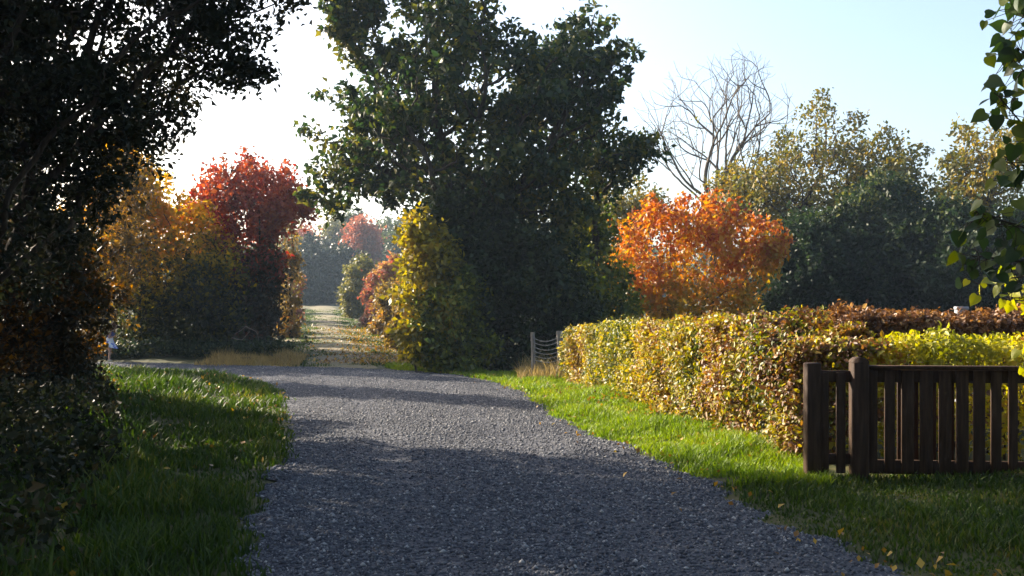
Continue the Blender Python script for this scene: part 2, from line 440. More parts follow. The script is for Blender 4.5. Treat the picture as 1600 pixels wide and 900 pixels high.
Zr = zt(XY[..., 0], XY[..., 1]) * .3 + .012 + prof + .008 * wob(XY[..., 0] * 2.2, XY[..., 1] * 2.2) - .03 * (np.abs(2 * u - 1) > .97)
V = np.concatenate([XY, Zr[..., None]], -1).reshape(-1, 3)
i = (np.arange(nr - 1)[:, None] * nc + np.arange(nc - 1)[None]).ravel()
F = np.stack([i, i + 1, i + nc + 1, i + nc], -1)
tag(build('gravel_road', V, F, M_GRAVEL, None, True), 'grey gravel road bending left at the grass track', 'road', kind='structure')

# loose stones
ROADXYZ = V.reshape(nr, nc, 3).copy()
def stones(n, size, rg):
    a, b, c, d_ = ROADXYZ[:-1, :-1], ROADXYZ[:-1, 1:], ROADXYZ[1:, :-1], ROADXYZ[1:, 1:]
    cr_ = np.cross(d_ - a, c - b); area = np.linalg.norm(cr_, axis=2) / 2; dist = np.linalg.norm(a[..., :2], axis=2)
    wgt = (area * np.minimum(1, (8 / dist) ** 1.1) * (dist < 34) * (a[..., 1] > 4.2) * (1 - .5 * (np.exp(-((u[0, :-1] - .29) / .07) ** 2) + np.exp(-((u[0, :-1] - .66) / .07) ** 2)))[None] * (.75 + .3 * wob(a[..., 0] * .8, a[..., 1] * .8) * .5)).ravel().clip(0)
    k = rg.choice(len(wgt), n, p=wgt / wgt.sum()); f, g = rg.random((n, 1)), rg.random((n, 1))
    pick = lambda q: q.reshape(-1, 3)[k]
    p = (pick(a) * (1 - f) + pick(b) * f) * (1 - g) + (pick(c) * (1 - f) + pick(d_) * f) * g
    s = size * np.exp(rg.normal(0, .45, n)); s = np.clip(s, size * .4, size * 3)
    base = np.array([(1, 0, 0), (0, 1, 0), (-1, 0, 0), (0, -1, 0), (0, 0, .75), (0, 0, -.6)])
    V = base[None] * s[:, None, None] * rg.uniform(.55, 1.2, (n, 6, 1))
    a = rg.uniform(0, 6.28, n); c, si = np.cos(a), np.sin(a)
    V = np.stack([V[..., 0] * c[:, None] - V[..., 1] * si[:, None], V[..., 0] * si[:, None] + V[..., 1] * c[:, None], V[..., 2]], -1)
    V += (p + np.stack([0 * s, 0 * s, s * .2], -1))[:, None]
    f = np.array([(0, 1, 4), (1, 2, 4), (2, 3, 4), (3, 0, 4), (1, 0, 5), (2, 1, 5), (3, 2, 5), (0, 3, 5)])
    return V.reshape(-1, 3), (np.arange(n)[:, None, None] * 6 + f[None]).reshape(-1, 3)
m, N, L = new_mat('loose_stone')
geo = N.new('ShaderNodeNewGeometry'); cr = ramp(N, [(0, (.03, .034, .047)), (.55, (.09, .096, .116)), (.9, (.19, .192, .205)), (1, (.42, .41, .4))])
L.new(geo.outputs['Random Per Island'], cr.inputs[0]); b = N.new('ShaderNodeBsdfPrincipled'); b.inputs['Roughness'].default_value = .75
L.new(cr.outputs[0], b.inputs['Base Color']); o_ = N.new('ShaderNodeOutputMaterial'); L.new(b.outputs[0], o_.inputs[0])
V, F = stones(150000, .0088, np.random.default_rng(5))
tag(build('gravel', V, F, m), 'loose grey stones scattered over the road', 'gravel', kind='stuff')

# grass track beyond the bend
m, N, L = new_mat('track')
geo = N.new('ShaderNodeNewGeometry')
n1 = N.new('ShaderNodeTexNoise'); n1.inputs['Scale'].default_value = .35; n1.inputs['Detail'].default_value = 6
n2 = N.new('ShaderNodeTexNoise'); n2.inputs['Scale'].default_value = 6; n2.inputs['Detail'].default_value = 8
for q in (n1, n2): L.new(geo.outputs['Position'], q.inputs['Vector'])
f = math_node(N, L, 'MULTIPLY_ADD', n2.outputs['Fac'], .5, math_node(N, L, 'MULTIPLY', n1.outputs['Fac'], .6))
cr = ramp(N, [(.3, (.06, .078, .02)), (.5, (.12, .105, .04)), (.62, (.19, .145, .08)), (.75, (.22, .14, .05))]); L.new(f, cr.inputs[0])
b = N.new('ShaderNodeBsdfPrincipled'); b.inputs['Roughness'].default_value = .9; L.new(cr.outputs[0], b.inputs['Base Color'])
bp = N.new('ShaderNodeBump'); bp.inputs['Strength'].default_value = .7; bp.inputs['Distance'].default_value = .05; L.new(n2.outputs['Fac'], bp.inputs['Height']); L.new(bp.outputs[0], b.inputs['Normal'])
o_ = N.new('ShaderNodeOutputMaterial'); L.new(b.outputs[0], o_.inputs[0])
yy = np.linspace(24.6, 120, 160); cc = path_x(yy); uu = np.linspace(-1, 1, 14)
hw = 2.3 + .15 * np.sin(yy * .8)
XX = cc[:, None] + hw[:, None] * uu[None]; YY = np.repeat(yy[:, None], 14, 1)
ZZ = zt(XX, YY) + .02 + .03 * np.cos(uu * 5)[None] * np.ones_like(XX) + .02 * wob(XX * .9, YY * .9) * .4
ZZ[:, 0] -= .1; ZZ[:, -1] -= .1; ZZ[0] -= .06
i = (np.arange(159)[:, None] * 14 + np.arange(13)[None]).ravel()
tag(build('grass_track', np.stack([XX, YY, ZZ], -1).reshape(-1, 3), np.stack([i, i + 1, i + 15, i + 14], -1), m, None, True), 'leaf strewn grass track running on between the bushes', 'path', kind='structure')

# ------------------------------------------------------------------ grass
def grass_mat(name, stops, trans=.35, scale=.8):
    return leaf_mat(name, stops, scale, .7, trans, spec=.3, rough=.55)
M_GRASS_SHADE = grass_mat('shaded_grass_blades', [(0, (.018, .036, .008)), (.4, (.035, .066, .011)), (.75, (.07, .105, .015)), (1, (.18, .15, .04))])  # darkened albedo paints the shade lying on the verges
M_GRASS_SUN = grass_mat('sunlit_grass_blades', [(0, (.07, .12, .012)), (.4, (.14, .22, .018)), (.8, (.24, .3, .024)), (1, (.33, .29, .06))])  # bright copy of the grass, sunshine painted into its colour
M_DRY = grass_mat('dry_grass_blades', [(0, (.16, .12, .05)), (.5, (.3, .22, .09)), (1, (.42, .32, .14))])

def blades(name, poly, dens, h, mat, label, seed, width=.007, gapmin=None, fall=8., avoid=None, tuft=.5, cat='grass'):
    rg = np.random.default_rng(seed); poly = np.asarray(poly, float); lo, hi = poly.min(0), poly.max(0)
    area = np.prod(hi - lo); n = int(area * dens)
    x = rg.uniform(lo[0], hi[0], n); y = rg.uniform(lo[1], hi[1], n)
    dist = np.hypot(x, y)
    k = inside(poly, x, y) & (rg.random(n) < np.minimum(1, (fall / dist) ** 1.3))
    x, y, dist = x[k], y[k], dist[k]
    gp = road_gap(x, y)
    if gapmin is not None:
        g2 = gp - gapmin - .05 * wob(x * 2.3, y * 2.3)
        k = rg.random(len(x)) < smooth(-.12, .3, g2); x, y, dist, gp = x[k], y[k], dist[k], gp[k]
    if avoid is not None:
        k = ~avoid(x, y); x, y, dist, gp = x[k], y[k], dist[k], gp[k]
    n = len(x)
    tf = 1 + tuft * (wob(x * 2.6 + 3, y * 2.6) / 2.2)
    H = h * np.clip(tf, .3, 2) * rg.uniform(.5, 1.25, n) * (1 - .45 * np.exp(-np.maximum(gp, 0) / .25))
    W = width * rg.uniform(.7, 1.4, n) * np.maximum(1, dist / fall) ** .8
    a = rg.uniform(0, 6.283, n); s = np.stack([np.cos(a), np.sin(a), 0 * a], 1) * W[:, None]
    b = a + rg.normal(1.57, .8, n); ln = rg.uniform(.1, .9, n) * H
    lean = np.stack([np.cos(b) * ln, np.sin(b) * ln, 0 * a], 1)
    p = np.stack([x, y, zt(x, y) - .01], 1); up = np.array([0, 0, 1.])
    V = np.stack([p - s, p + s, p + up * H[:, None] * .55 + lean * .3 + s * .8, p + up * H[:, None] * .55 + lean * .3 - s * .8,
                  p + up * (H * .95)[:, None] + lean], 1).reshape(-1, 3)
    i5 = np.arange(n)[:, None] * 5
    o = build(name, V, [i5 + np.array([[0, 1, 2, 3]]), i5 + np.array([[3, 2, 4]])], mat)
    tag(o, label, cat, kind='stuff'); return o

GL = [G(*p) for p in ((-500, 1000), (-350, 640), (-120, 590), (60, 577), (160, 574), (300, 580), (430, 588), (520, 615), (520, 700), (490, 780), (450, 860), (380, 1000))]
GL_OLD = [G(*p) for p in ((-500, 1000), (-350, 640), (-120, 590), (60, 577), (160, 574), (300, 582), (420, 594), (470, 620), (475, 700), (450, 780), (410, 860), (330, 1000))]
blades('grass', GL, 1100, .13, M_GRASS_SHADE, 'grass on the left verge, coloured dark for its shade', 21, gapmin=.0, fall=8, tuft=.7)
blades('weeds', [G(*p) for p in ((-600, 900), (-350, 640), (-60, 590), (110, 590), (190, 640), (240, 760), (120, 900), (-100, 1000))], 90, .28, M_GRASS_SHADE, 'long rank grass under the dark trees', 22, width=.009, gapmin=.6, fall=10, cat='weeds')
HF = [G(*p) for p in ((858, 608), (940, 618), (1000, 640), (1130, 682), (1250, 718))]
strip = [G(*p) for p in ((1030, 742), (1110, 747), (1250, 742), (1262, 752), (1180, 757), (1100, 760))]
GR = [G(*p) for p in ((600, 574), (690, 576), (860, 592), (900, 603), (960, 616), (1020, 638), (1150, 682), (1275, 722), (1300, 760), (1200, 765), (1050, 752), (960, 715), (850, 655), (780, 612), (700, 590), (640, 584))]
blades('grass', GR, 2600, .12, M_GRASS_SUN, 'grass strip below the long hedge in brighter sunlit colours', 23, gapmin=.0, fall=11, avoid=lambda x, y: inside(strip, x, y), tuft=.6)
GB = [G(*p) for p in ((1050, 752), (1280, 745), (1700, 735), (2100, 740), (2100, 1000), (1500, 1000), (1300, 880), (1120, 790))]
blades('grass', GB, 1700, .07, M_GRASS_SHADE, 'grass in front of the wooden gate, coloured dark for shade', 24, gapmin=.0, fall=8, avoid=lambda x, y: inside(strip, x, y), tuft=.6)
def track_poly(a, b, o1, o2):
    y_ = np.linspace(a, b, 12); return np.vstack([np.stack([path_x(y_) + o1, y_], 1), np.stack([path_x(y_) + o2, y_], 1)[::-1]])
blades('grass', track_poly(25.5, 80, -2.2, 2.2), 130, .07, M_GRASS_SHADE, 'short worn grass on the track beyond the road', 25, width=.012, fall=40, tuft=.9)
blades('dry_grass', [(-8.6, 25.9), (-5.7, 25.6), (-6.2, 29), (-9, 30)], 380, .26, M_DRY, 'straw coloured grass at the corner of the red tree', 26, width=.008, fall=25)
blades('dry_grass', [(.1, 20.6), (1.3, 20.2), (1.5, 22.4), (.2, 22.6)], 420, .38, M_DRY, 'straw coloured grass below the little wire gate', 27, width=.006, fall=22)

def litter(name, fn, n, size, mat, label, seed):
    rg = np.random.default_rng(seed); x, y = fn(rg, n)
    p = np.stack([x, y, zt(x, y) + .05 + rg.uniform(0, .03, len(x))], 1)
    V, F = leaf_mesh(p, size, rg, .7, 'diamond', .2, .35, facing=np.array([0, 0, 1.6]))
    tag(build(name, V, F, mat), label, 'leaves', kind='stuff')
M_LITTER = leaf_mat('fallen_leaves', [(0, (.1, .05, .02)), (.4, (.3, .16, .04)), (.75, (.48, .3, .05)), (1, (.5, .4, .12))], .5, .5, .2)
def l1(rg, n):
    y = 26.5 + 22 * rg.random(n) ** 1.6; return path_x(y) + 2.3 * np.clip(rg.normal(.55, .5, n), -1.1, 1.25), y
litter('fallen_leaves', l1, 2600, .09, M_LITTER, 'yellow leaves fallen on the grass track', 31)
def l2(rg, n):
    x = rg.uniform(-9, -2.4, n); y = rg.uniform(5, 22, n); k = (road_gap(x, y) > 0); return x[k], y[k]
litter('fallen_leaves', l2, 600, .07, M_LITTER, 'few pale leaves lying in the left verge', 32)
def l3(rg, n):
    t_ = rg.random(n); a = np.array(HF); s_ = np.linspace(0, 1, len(a)); x = np.interp(t_, s_, a[:, 0]) - rg.exponential(.25, n); y = np.interp(t_, s_, a[:, 1]); return x, y
def l4(rg, n):
    k = rg.integers(0, len(RRs), n); a = RRs[k]; out_ = unit(RRs[k] - RLs[k]); q = a + out_ * rg.normal(.05, .3, (n, 1)); m_ = (q[:, 1] < 24) & (q[:, 1] > 4); return q[m_, 0], q[m_, 1]
litter('fallen_leaves', l4, 200, .05, M_LITTER, 'brown leaves lying along the right edge of the gravel', 34)
litter('fallen_leaves', l3, 700, .06, M_LITTER, 'brown leaves lying along the foot of the hedge', 33)

# ------------------------------------------------------------------ hedges
def hedge(name, label, line, depth, h0, h1, mat, n, leaf, seed, h_amp=.05, shape='oval', round_ends=.6, hpts=None, mat2=None):
    """clipped hedge: leaves filling a rounded shell along the front line, stems inside"""
    rg = np.random.default_rng(seed); line = np.asarray(line, float)
    seg = np.r_[0, np.cumsum(np.linalg.norm(np.diff(line, axis=0), axis=1))]; Ltot = seg[-1]
    s = rg.uniform(0, Ltot, n)
    rg0 = rg.random(n)
    px = np.interp(s, seg, line[:, 0]); py = np.interp(s, seg, line[:, 1])
    tx = np.interp(np.clip(s + .3, 0, Ltot), seg, line[:, 0]) - np.interp(np.clip(s - .3, 0, Ltot), seg, line[:, 0])
    ty = np.interp(np.clip(s + .3, 0, Ltot), seg, line[:, 1]) - np.interp(np.clip(s - .3, 0, Ltot), seg, line[:, 1])
    tn = np.hypot(tx, ty); tx, ty = tx / tn, ty / tn
    # going along the line with the hedge body on the left-hand normal
    nx_, ny_ = -ty, tx
    H = np.interp(s / Ltot, [0, 1], [h0, h1])
    endk = np.clip(np.minimum(s, Ltot - s) / round_ends, 0, 1); endk = np.sqrt(1 - (1 - endk) ** 2)
    if hpts: H = np.interp(s / Ltot, *hpts)
    H = H * (.62 + .38 * endk) * (1 + h_amp * wob(s * 1.7, s * .3) * .4)
    dp = depth * (.55 + .45 * endk)
    # cross-section: superellipse half, angle from front foot over the top to the back foot
    th = np.where(rg.random(n) < .8, rg.uniform(0, .72 * np.pi, n), rg.uniform(.5 * np.pi, np.pi, n))
    shell = 1 - np.abs(rg.normal(0, .09, n)) + .05 * rg.normal(0, 1, n) + .06 * wob(s * 3.6, th * 4)
    ex = .36
    cu = -np.sign(np.cos(th)) * np.abs(np.cos(th)) ** ex; cv = np.abs(np.sin(th)) ** ex
    low = rg.random(n) < .42
    cv = np.where(low, rg.random(n), cv); cu = np.where(low, -1, cu)
    dd = dp * (.5 + .5 * cu * shell); zz = .06 + (H - .06) * cv * (np.where(low, 1, shell) * .5 + .5)
    dd += np.where(low, np.abs(rg.normal(0, .1, n)) - .05 * (1 - 2 * np.abs(cv - .5)) + .04 * wob(s * 3.7, zz * 5), 0)
    x = px + nx_ * dd; y = py + ny_ * dd
    p = np.stack([x, y, zt(x, y) + zz], 1)
    out = np.stack([nx_ * cu, ny_ * cu, cv * .7 + .1], 1)
    top = empty(name, (line[0][0], line[0][1], 0)); tag(top, label, 'hedge')
    V, F = leaf_mesh(p, leaf, rg, .6, shape, .3, .4, facing=out * 1.1)
    if mat2 is None: build('foliage', V, F, mat, top)
    else:                                                           # the stretch behind the gate is thinner, greener and yellower
        s_leaf = np.concatenate([s, s]) / Ltot + .02 * np.sin(np.concatenate([zz, zz]) * 9); thin = np.concatenate([rg0, rg0]) < .45
        rus = (s_leaf > .3) & (np.concatenate([rg0, rg0]) < .75 * smooth(.3, .62, s_leaf) * (.55 + .4 * np.sin(s_leaf * 60) * np.cos(np.concatenate([zz, zz]) * 4)))
        build('foliage', V, F[(s_leaf <= .655) & ~rus], mat, top); o3 = build('foliage', V, F[(s_leaf <= .655) & rus], M_HEDGE3, top); o3['label'] = 'russet brown leaves towards the gate'; o2 = build('foliage', V, F[(s_leaf > .655) & thin], mat2, top); o2['label'] = 'thin yellow green foliage behind the gate'
    st = MB()
    for k in range(int(Ltot * 7)):
        ss = rg.uniform(.15, Ltot - .15); bx = np.interp(ss, seg, line[:, 0]); by = np.interp(ss, seg, line[:, 1])
        j = np.searchsorted(seg, ss) - 1; tv = unit(line[j + 1] - line[j]); nv = np.array([-tv[1], tv[0]])
        hh = np.interp(ss / Ltot, [0, 1], [h0, h1])
        b0 = np.array([bx, by]) + nv * depth * rg.uniform(.12, .7)
        pts = [np.r_[b0 + rg.normal(0, .03, 2) * q, zt(b0[:1], b0[1:])[0] - .05 + hh * .9 * q] for q in np.linspace(0, 1, 5)]
        pts = [pp + np.r_[rg.normal(0, .06, 2), 0] * (q > 0) for q, pp in enumerate(pts)]
        st.tube(pts, np.linspace(.016, .004, 5), 4)
    st.build('stems', BARK, top)
    return top

H1 = [np.array([2.05, 20.6])] + [np.array(p) for p in ((1.02, 20.0), (.98, 19.0))] + [G(940, 617), G(1000, 640), G(1130, 682), G(1262, 724)]
H1 = np.array([[1.02, 19.9], list(G(905, 606)), list(G(945, 620)), list(G(1000, 642)), list(G(1130, 684)), list(G(1235, 716)), [3.2, 10.05], [3.6, 9.87], [4.5, 9.78], [6.2, 9.65], [9.2, 9.5]])
hedge('clipped_hedge', 'long clipped hedge of mottled yellow and green leaves running on behind the gate', H1, 1.2, 1.24, 1.42, M_HEDGE, 135000, .056, 41, hpts=([0, .5, .62, .68, .8, 1], [1.22, 1.36, 1.29, 1.18, 1.36, 1.42]), mat2=M_HEDGE2)
hedge('clipped_hedge', 'russet brown hedge further back behind the gate', [(4.0, 12.4), (5.4, 12.4), (7.2, 12.3), (10.6, 12.3)], 1.1, 1.46, 1.54, M_HEDGE3, 52000, .062, 43)

# ------------------------------------------------------------------ fence and gate
def fence_piece():
    a = np.array([P(1269, 745, 9.05)[0], 9.05]); 
    f = empty('wooden_fence', (a[0], a[1], 0)); tag(f, 'short dark brown fence panel of two slats between two posts', 'fence')
    k = 9.05 / FPX
    gz = 0.
    top1 = CAMH + (HOR - 567) * k; top2 = CAMH + (HOR - 558) * k
    mb = MB(); mb.box((a[0], a[1], top1 / 2 - .1), (.135, .135, top1 + .2), bev=.012); mb.build('post', WOOD, f)
    x2 = P(1342, 0, 9.02)[0]
    mb = MB(); w = .148; mb.box((x2, 9.02, (top2 - .05) / 2 - .1), (w, w, top2 - .05 + .2), bev=.012)
    # rounded head of the gate post
    ths = np.linspace(0, np.pi, 13); pr = [(-np.cos(t_) * w / 2 * .98, np.sin(t_) * .055) for t_ in ths]
    Vv = [(x2 + q[0], 9.02 + s_ * w / 2 * .98, top2 - .052 + q[1]) for s_ in (-1, 1) for q in pr]
    nq = len(pr); Q = [(i_, i_ + 1, nq + i_ + 1, nq + i_)[::-1] for i_ in range(nq - 1)]
    T = [(0, i_ + 1, i_) [::-1] for i_ in range(1, nq - 1)] + [(nq, nq + i_, nq + i_ + 1)[::-1] for i_ in range(1, nq - 1)]
    mb.add(Vv, Q, T); mb.build('post', WOOD, f)
    xa, xb = a[0] + .0675, x2 - w / 2
    for zt_, hh in ((CAMH + (HOR - 588) * k, .105), (.17, .1)):
        mb = MB(); mb.box(((xa + xb) / 2, 9.06, zt_), (xb - xa, .045, hh)); mb.build('rail', WOOD, f)
    for px, w_ in ((1288, .088), (1314, .088)):
        mb = MB(); zz = CAMH + (HOR - 585) * k; mb.box((P(px, 0, 9.02)[0], 9.026, zz / 2 + .03), (w_, .022, zz - .02)); mb.build('slat', WOOD, f)
    return x2 + w / 2
gx = fence_piece()
ga = np.array([gx + .018, 9.02]); gb = np.array([6.35, 8.72]); gl = np.linalg.norm(gb - ga); gdir = (gb - ga) / gl; gang = math.atan2(gdir[1], gdir[0])
gate = empty('wooden_gate', (ga[0], ga[1], 0)); tag(gate, 'wide dark brown gate of upright wooden slats', 'gate')
def gpt(s, off, z): return np.r_[ga + gdir * s + np.array([-gdir[1], gdir[0]]) * off, z]
rz = rotz(gang)
gt = CAMH + (HOR - 571) * 9.0 / FPX
mb = MB(); mb.box(gpt(gl / 2, 0, gt - .018), (gl, .1, .036), rz, .008); mb.build('cap_rail', WOOD, gate)
mb = MB(); mb.box(gpt(gl / 2, .03, gt - .1), (gl, .045, .12), rz); mb.build('rail', WOOD, gate)
mb = MB(); mb.box(gpt(gl / 2, .03, .1), (gl, .045, .13), rz); mb.build('rail', WOOD, gate)
mb = MB(); mb.box(gpt(.2 / 2, .0, gt / 2 + .0), (.1, .04, gt - .12), rz)
sx = 0.065
front = [(1366, 17), (1393, 16), (1420, 19), (1448, 20), (1476, 19), (1502, 19), (1527, 18), (1552, 16), (1577, 14), (1602, 14)]
for px, w_ in front:
    s_ = (P(px, 0, 8.95)[0] - ga[0]) / gdir[0]
    mb = MB(); mb.box(gpt(s_, -.008, (gt - .04 + .05) / 2), (w_ * 8.95 / FPX, .022, gt - .1), rz); mb.build('slat', WOOD, gate)
s_ += .155
while s_ < gl - .05:
    mb = MB(); mb.box(gpt(s_, -.008, (gt - .04 + .05) / 2), (.09, .022, gt - .1), rz); mb.build('slat', WOOD, gate); s_ += .155
for px in (1412, 1436, 1463, 1490):
    s_ = (P(px, 0, 8.95)[0] - ga[0]) / gdir[0]
    mb = MB(); mb.box(gpt(s_, .068, (gt - .04 + .05) / 2), (.05, .022, gt - .1), rz); mb.build('slat', WOOD, gate)

# little wire gate under the oak
wg0, wg1 = P(832, 0, 21.4), P(874, 0, 21.0)
wg = empty('wire_gate', (wg0[0], wg0[1], 0)); tag(wg, 'small gate of sagging wires between two grey posts beside the long hedge end', 'gate')
for q, top, rr in ((wg0, 1.04, .05), (wg1, 1.08, .075)):
    mb = MB(); pts = [(q[0] + .02 * math.sin(3 * z_), q[1], z_) for z_ in np.linspace(-.1, top, 6)]
    mb.tube(pts, [rr, rr, rr * .97, rr * .95, rr * .95, rr * .9], 9); mb.build('post', OLDWOOD, wg, True)
M_WIRE = rough_mat('galvanised_wire', [(.3, (.12, .12, .115)), (.7, (.25, .25, .24))], 20, rough=.5, bump=.1)
for k in range(6):
    mb = MB(); z0 = .93 - k * .095; pts = []
    for t_ in np.linspace(0, 1, 11):
        p = wg0 * (1 - t_) + wg1 * t_; sag = .1 * 4 * t_ * (1 - t_) * (1.0 - .05 * k)
        pts.append((p[0], p[1] - .03, z0 - sag + .03 * t_ * (k < 2)))
    mb.tube(pts, .011, 5); mb.build('wire', M_WIRE, wg, True)
gp_ = P(1502, 480, 14.5); M_STONE = rough_mat('pale_grey_post', [(.3, (.2, .21, .23)), (.7, (.36, .37, .4))], 9, bump=.3)
sp_ = empty('grey_post', (gp_[0], gp_[1], 0)); tag(sp_, 'plain grey post standing behind the russet hedge', 'post')
mb = MB(); mb.box((gp_[0], gp_[1], .78), (.165, .12, 1.56), bev=.01); mb.build('shaft', M_STONE, sp_)
mb = MB(); mb.box((gp_[0], gp_[1], 1.585), (.18, .135, .05), bev=.012); mb.build('cap', M_STONE, sp_)

# ------------------------------------------------------------------ trees and bushes
# the oak
D = 25.5
oak_blobs = [(715, 190, 150, 130, 2.6), (720, 70, 88, 72, 2.2), (608, 112, 50, 52, 1.6, 0, .7), (552, 66, 12, 50, .5, 0, .7), (592, 235, 85, 58, 1.5, 2.0), (528, 285, 40, 44, 1.1, 1.5), (615, 200, 60, 60, 2),
             (860, 150, 85, 85, 2.2), (893, 85, 38, 42, 1.3), (940, 140, 30, 45, 1.0), (780, 290, 125, 55, 2.4), (630, 285, 90, 28, 1.2, 1.6), (725, -10, 55, 34, 1.6), (840, 330, 75, 45, 1.8), (885, 240, 55, 36, 1.4), (925, 35, 10, 26, .3, 0, 3), (958, 100, 16, 12, .4, 0, 2), (585, 25, 9, 34, .3, 0, 3), (543, 30, 8, 40, .3, 0, 3), (505, 222, 22, 9, .4, 1, 3), (640, 5, 9, 26, .3, 0, 3), (975, 240, 26, 9, .4, 0, 2), (545, 150, 18, 10, .4, 1, 2)]
tree('oak_tree', 'great dark green oak tree spreading over the grass track', 'tree', D, P(697, 560, D), oak_blobs, M_OAK, n_att=2000, step=.3, kill=.42, r0=.27,
     leaf=0.19, per=7, spread=.19, trunk=(-.05, 0, 3.6), twig=4, fill=13, fspread=0.18, clump=0.16, shoot=0.8, seed=51, power=2.6)
tree('slender_tree', 'slender dark tree with a thin forked stem right of the oak', 'tree', 27, P(935, 520, 27), [(930, 255, 70, 35, 1.2), (985, 238, 32, 22, .8), (925, 220, 50, 40, 1), (960, 290, 45, 15, .7, 0, .3)], M_OAK,
     n_att=220, step=.3, r0=.11, leaf=0.16, per=7, spread=.2, trunk=(-.05, 0, 3.4), twig=4, fill=16, fspread=0.17, seed=52)
tree('ivy_bush', 'dark ivy thicket wrapped round the oak trunk', 'ivy', 25, [P(760, 570, 25.2), P(700, 570, 25), P(820, 570, 25.4)], [(765, 400, 85, 85, 1.3), (800, 490, 80, 90, 1.3), (850, 430, 48, 75, 1.1), (730, 350, 60, 50, 1), (745, 520, 60, 60, 1.0), (880, 500, 32, 65, .9)], M_IVY,
     n_att=900, step=.26, kill=.36, r0=0.04, leaf=0.15, per=10, spread=.2, twig=7, fill=30, fspread=0.2, seed=53, trunk=(0, 0, .8), part='foliage')
tree('climbing_vine', 'sunlit yellow vine hanging on the left side of the oak', 'vine', 23.8, P(652, 570, 23.9), [(650, 450, 18, 75, .6), (652, 522, 22, 40, .6), (656, 378, 20, 36, .6), (682, 405, 20, 32, .6), (695, 450, 18, 65, .5)], M_YIVY,
     n_att=520, step=.2, kill=.28, r0=0.03, leaf=0.16, per=7, spread=.15, twig=6, fill=12, fspread=0.15, shoot=0.38, seed=54, trunk=(0, 0, .6), part='foliage')
tree('bush', 'green bush at the left foot of the oak', 'bush', 23.8, [P(705, 572, 23.8), P(740, 575, 23.7)], [(700, 505, 42, 60, .8), (735, 545, 40, 35, .7), (690, 560, 30, 20, .5), (720, 455, 30, 40, .6)], M_GBUSH,
     n_att=380, step=.2, kill=.28, r0=0.03, leaf=0.14, per=7, spread=.15, twig=7, fill=17, fspread=0.15, shoot=0.35, seed=55, trunk=(0, 0, .4), part='foliage')
# behind the hedge
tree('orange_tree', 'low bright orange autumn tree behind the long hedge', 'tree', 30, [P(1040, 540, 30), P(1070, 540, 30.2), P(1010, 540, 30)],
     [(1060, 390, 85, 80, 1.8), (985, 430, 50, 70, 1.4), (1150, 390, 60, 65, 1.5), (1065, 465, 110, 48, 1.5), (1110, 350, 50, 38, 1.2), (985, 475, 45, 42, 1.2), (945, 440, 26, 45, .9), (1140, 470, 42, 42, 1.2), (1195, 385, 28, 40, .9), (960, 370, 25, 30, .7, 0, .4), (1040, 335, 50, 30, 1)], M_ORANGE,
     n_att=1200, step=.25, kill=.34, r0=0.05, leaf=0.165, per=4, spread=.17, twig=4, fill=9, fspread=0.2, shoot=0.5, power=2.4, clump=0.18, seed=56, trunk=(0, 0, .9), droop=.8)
tree('bush', 'dark bush with some yellow leaves between the oak and the orange tree', 'bush', 27.5, [P(905, 540, 27.5), P(940, 540, 27.5)], [(910, 430, 50, 75, 1.1), (930, 370, 25, 40, .7), (930, 480, 60, 40, 1), (890, 350, 20, 20, .6)], M_GBUSH,
     n_att=320, step=.28, r0=0.04, leaf=0.16, per=7, spread=.22, twig=6, fill=22, fspread=0.22, seed=57, part='foliage')
tree('olive_tree', 'small olive tree filling the gap between the oak and the leafless tree', 'tree', 39, P(985, 520, 39), [(960, 370, 45, 60, 1.4), (1000, 330, 35, 35, 1.1), (930, 350, 30, 50, 1.0), (985, 300, 14, 25, .5, 0, .5)], M_SPARSE,
     n_att=420, step=.3, kill=.4, r0=.1, leaf=.16, per=7, fill=14, fspread=.24, clump=.22, spread=.25, twig=4, seed=58, trunk=(0, 0, 2.0), rmin=.008)
tree('olive_tree', 'yellowing olive tree under the bare tree beside the orange tree', 'tree', 40, P(1190, 520, 40), [(1185, 300, 55, 55, 1.5), (1140, 310, 35, 40, 1.2), (1210, 250, 35, 35, 1.1), (1230, 330, 50, 60, 1.5)], M_SPARSE,
     n_att=620, step=.3, kill=.4, r0=.12, leaf=.16, per=6, fill=9, fspread=.24, clump=.2, spread=.25, twig=3, seed=59, trunk=(0, 0, 3.0), rmin=.008)
DARKB = 'dark evergreen bushes behind the hedge'
for k, (lb, blobs, d_, bx, sd) in enumerate([
        ('broad dark evergreen bush beside the orange tree', [(1290, 430, 75, 90, 1.6), (1265, 380, 45, 40, 1.2), (1230, 450, 50, 60, 1.4)], 34, 1280, 61),
        ('tallest rounded evergreen bush right of the thin leaved trees', [(1390, 390, 85, 95, 1.9), (1370, 330, 50, 40, 1.3), (1420, 440, 70, 70, 1.7), (1340, 440, 60, 70, 1.6)], 34, 1390, 62),
        ('evergreen bush behind the grey post', [(1490, 420, 60, 95, 1.6), (1480, 360, 40, 50, 1.2), (1550, 430, 70, 90, 1.7), (1610, 420, 50, 90, 1.5)], 32, 1510, 63)]):
    tree('evergreen_bush', lb, 'bush', d_, [P(bx, 560, d_), P(bx + 25, 560, d_)], blobs, M_EVERG, n_att=900, step=.3, kill=.4, r0=0.06, leaf=0.16, per=12, spread=.22, twig=6, fill=32, fspread=0.24, seed=sd, part='foliage')
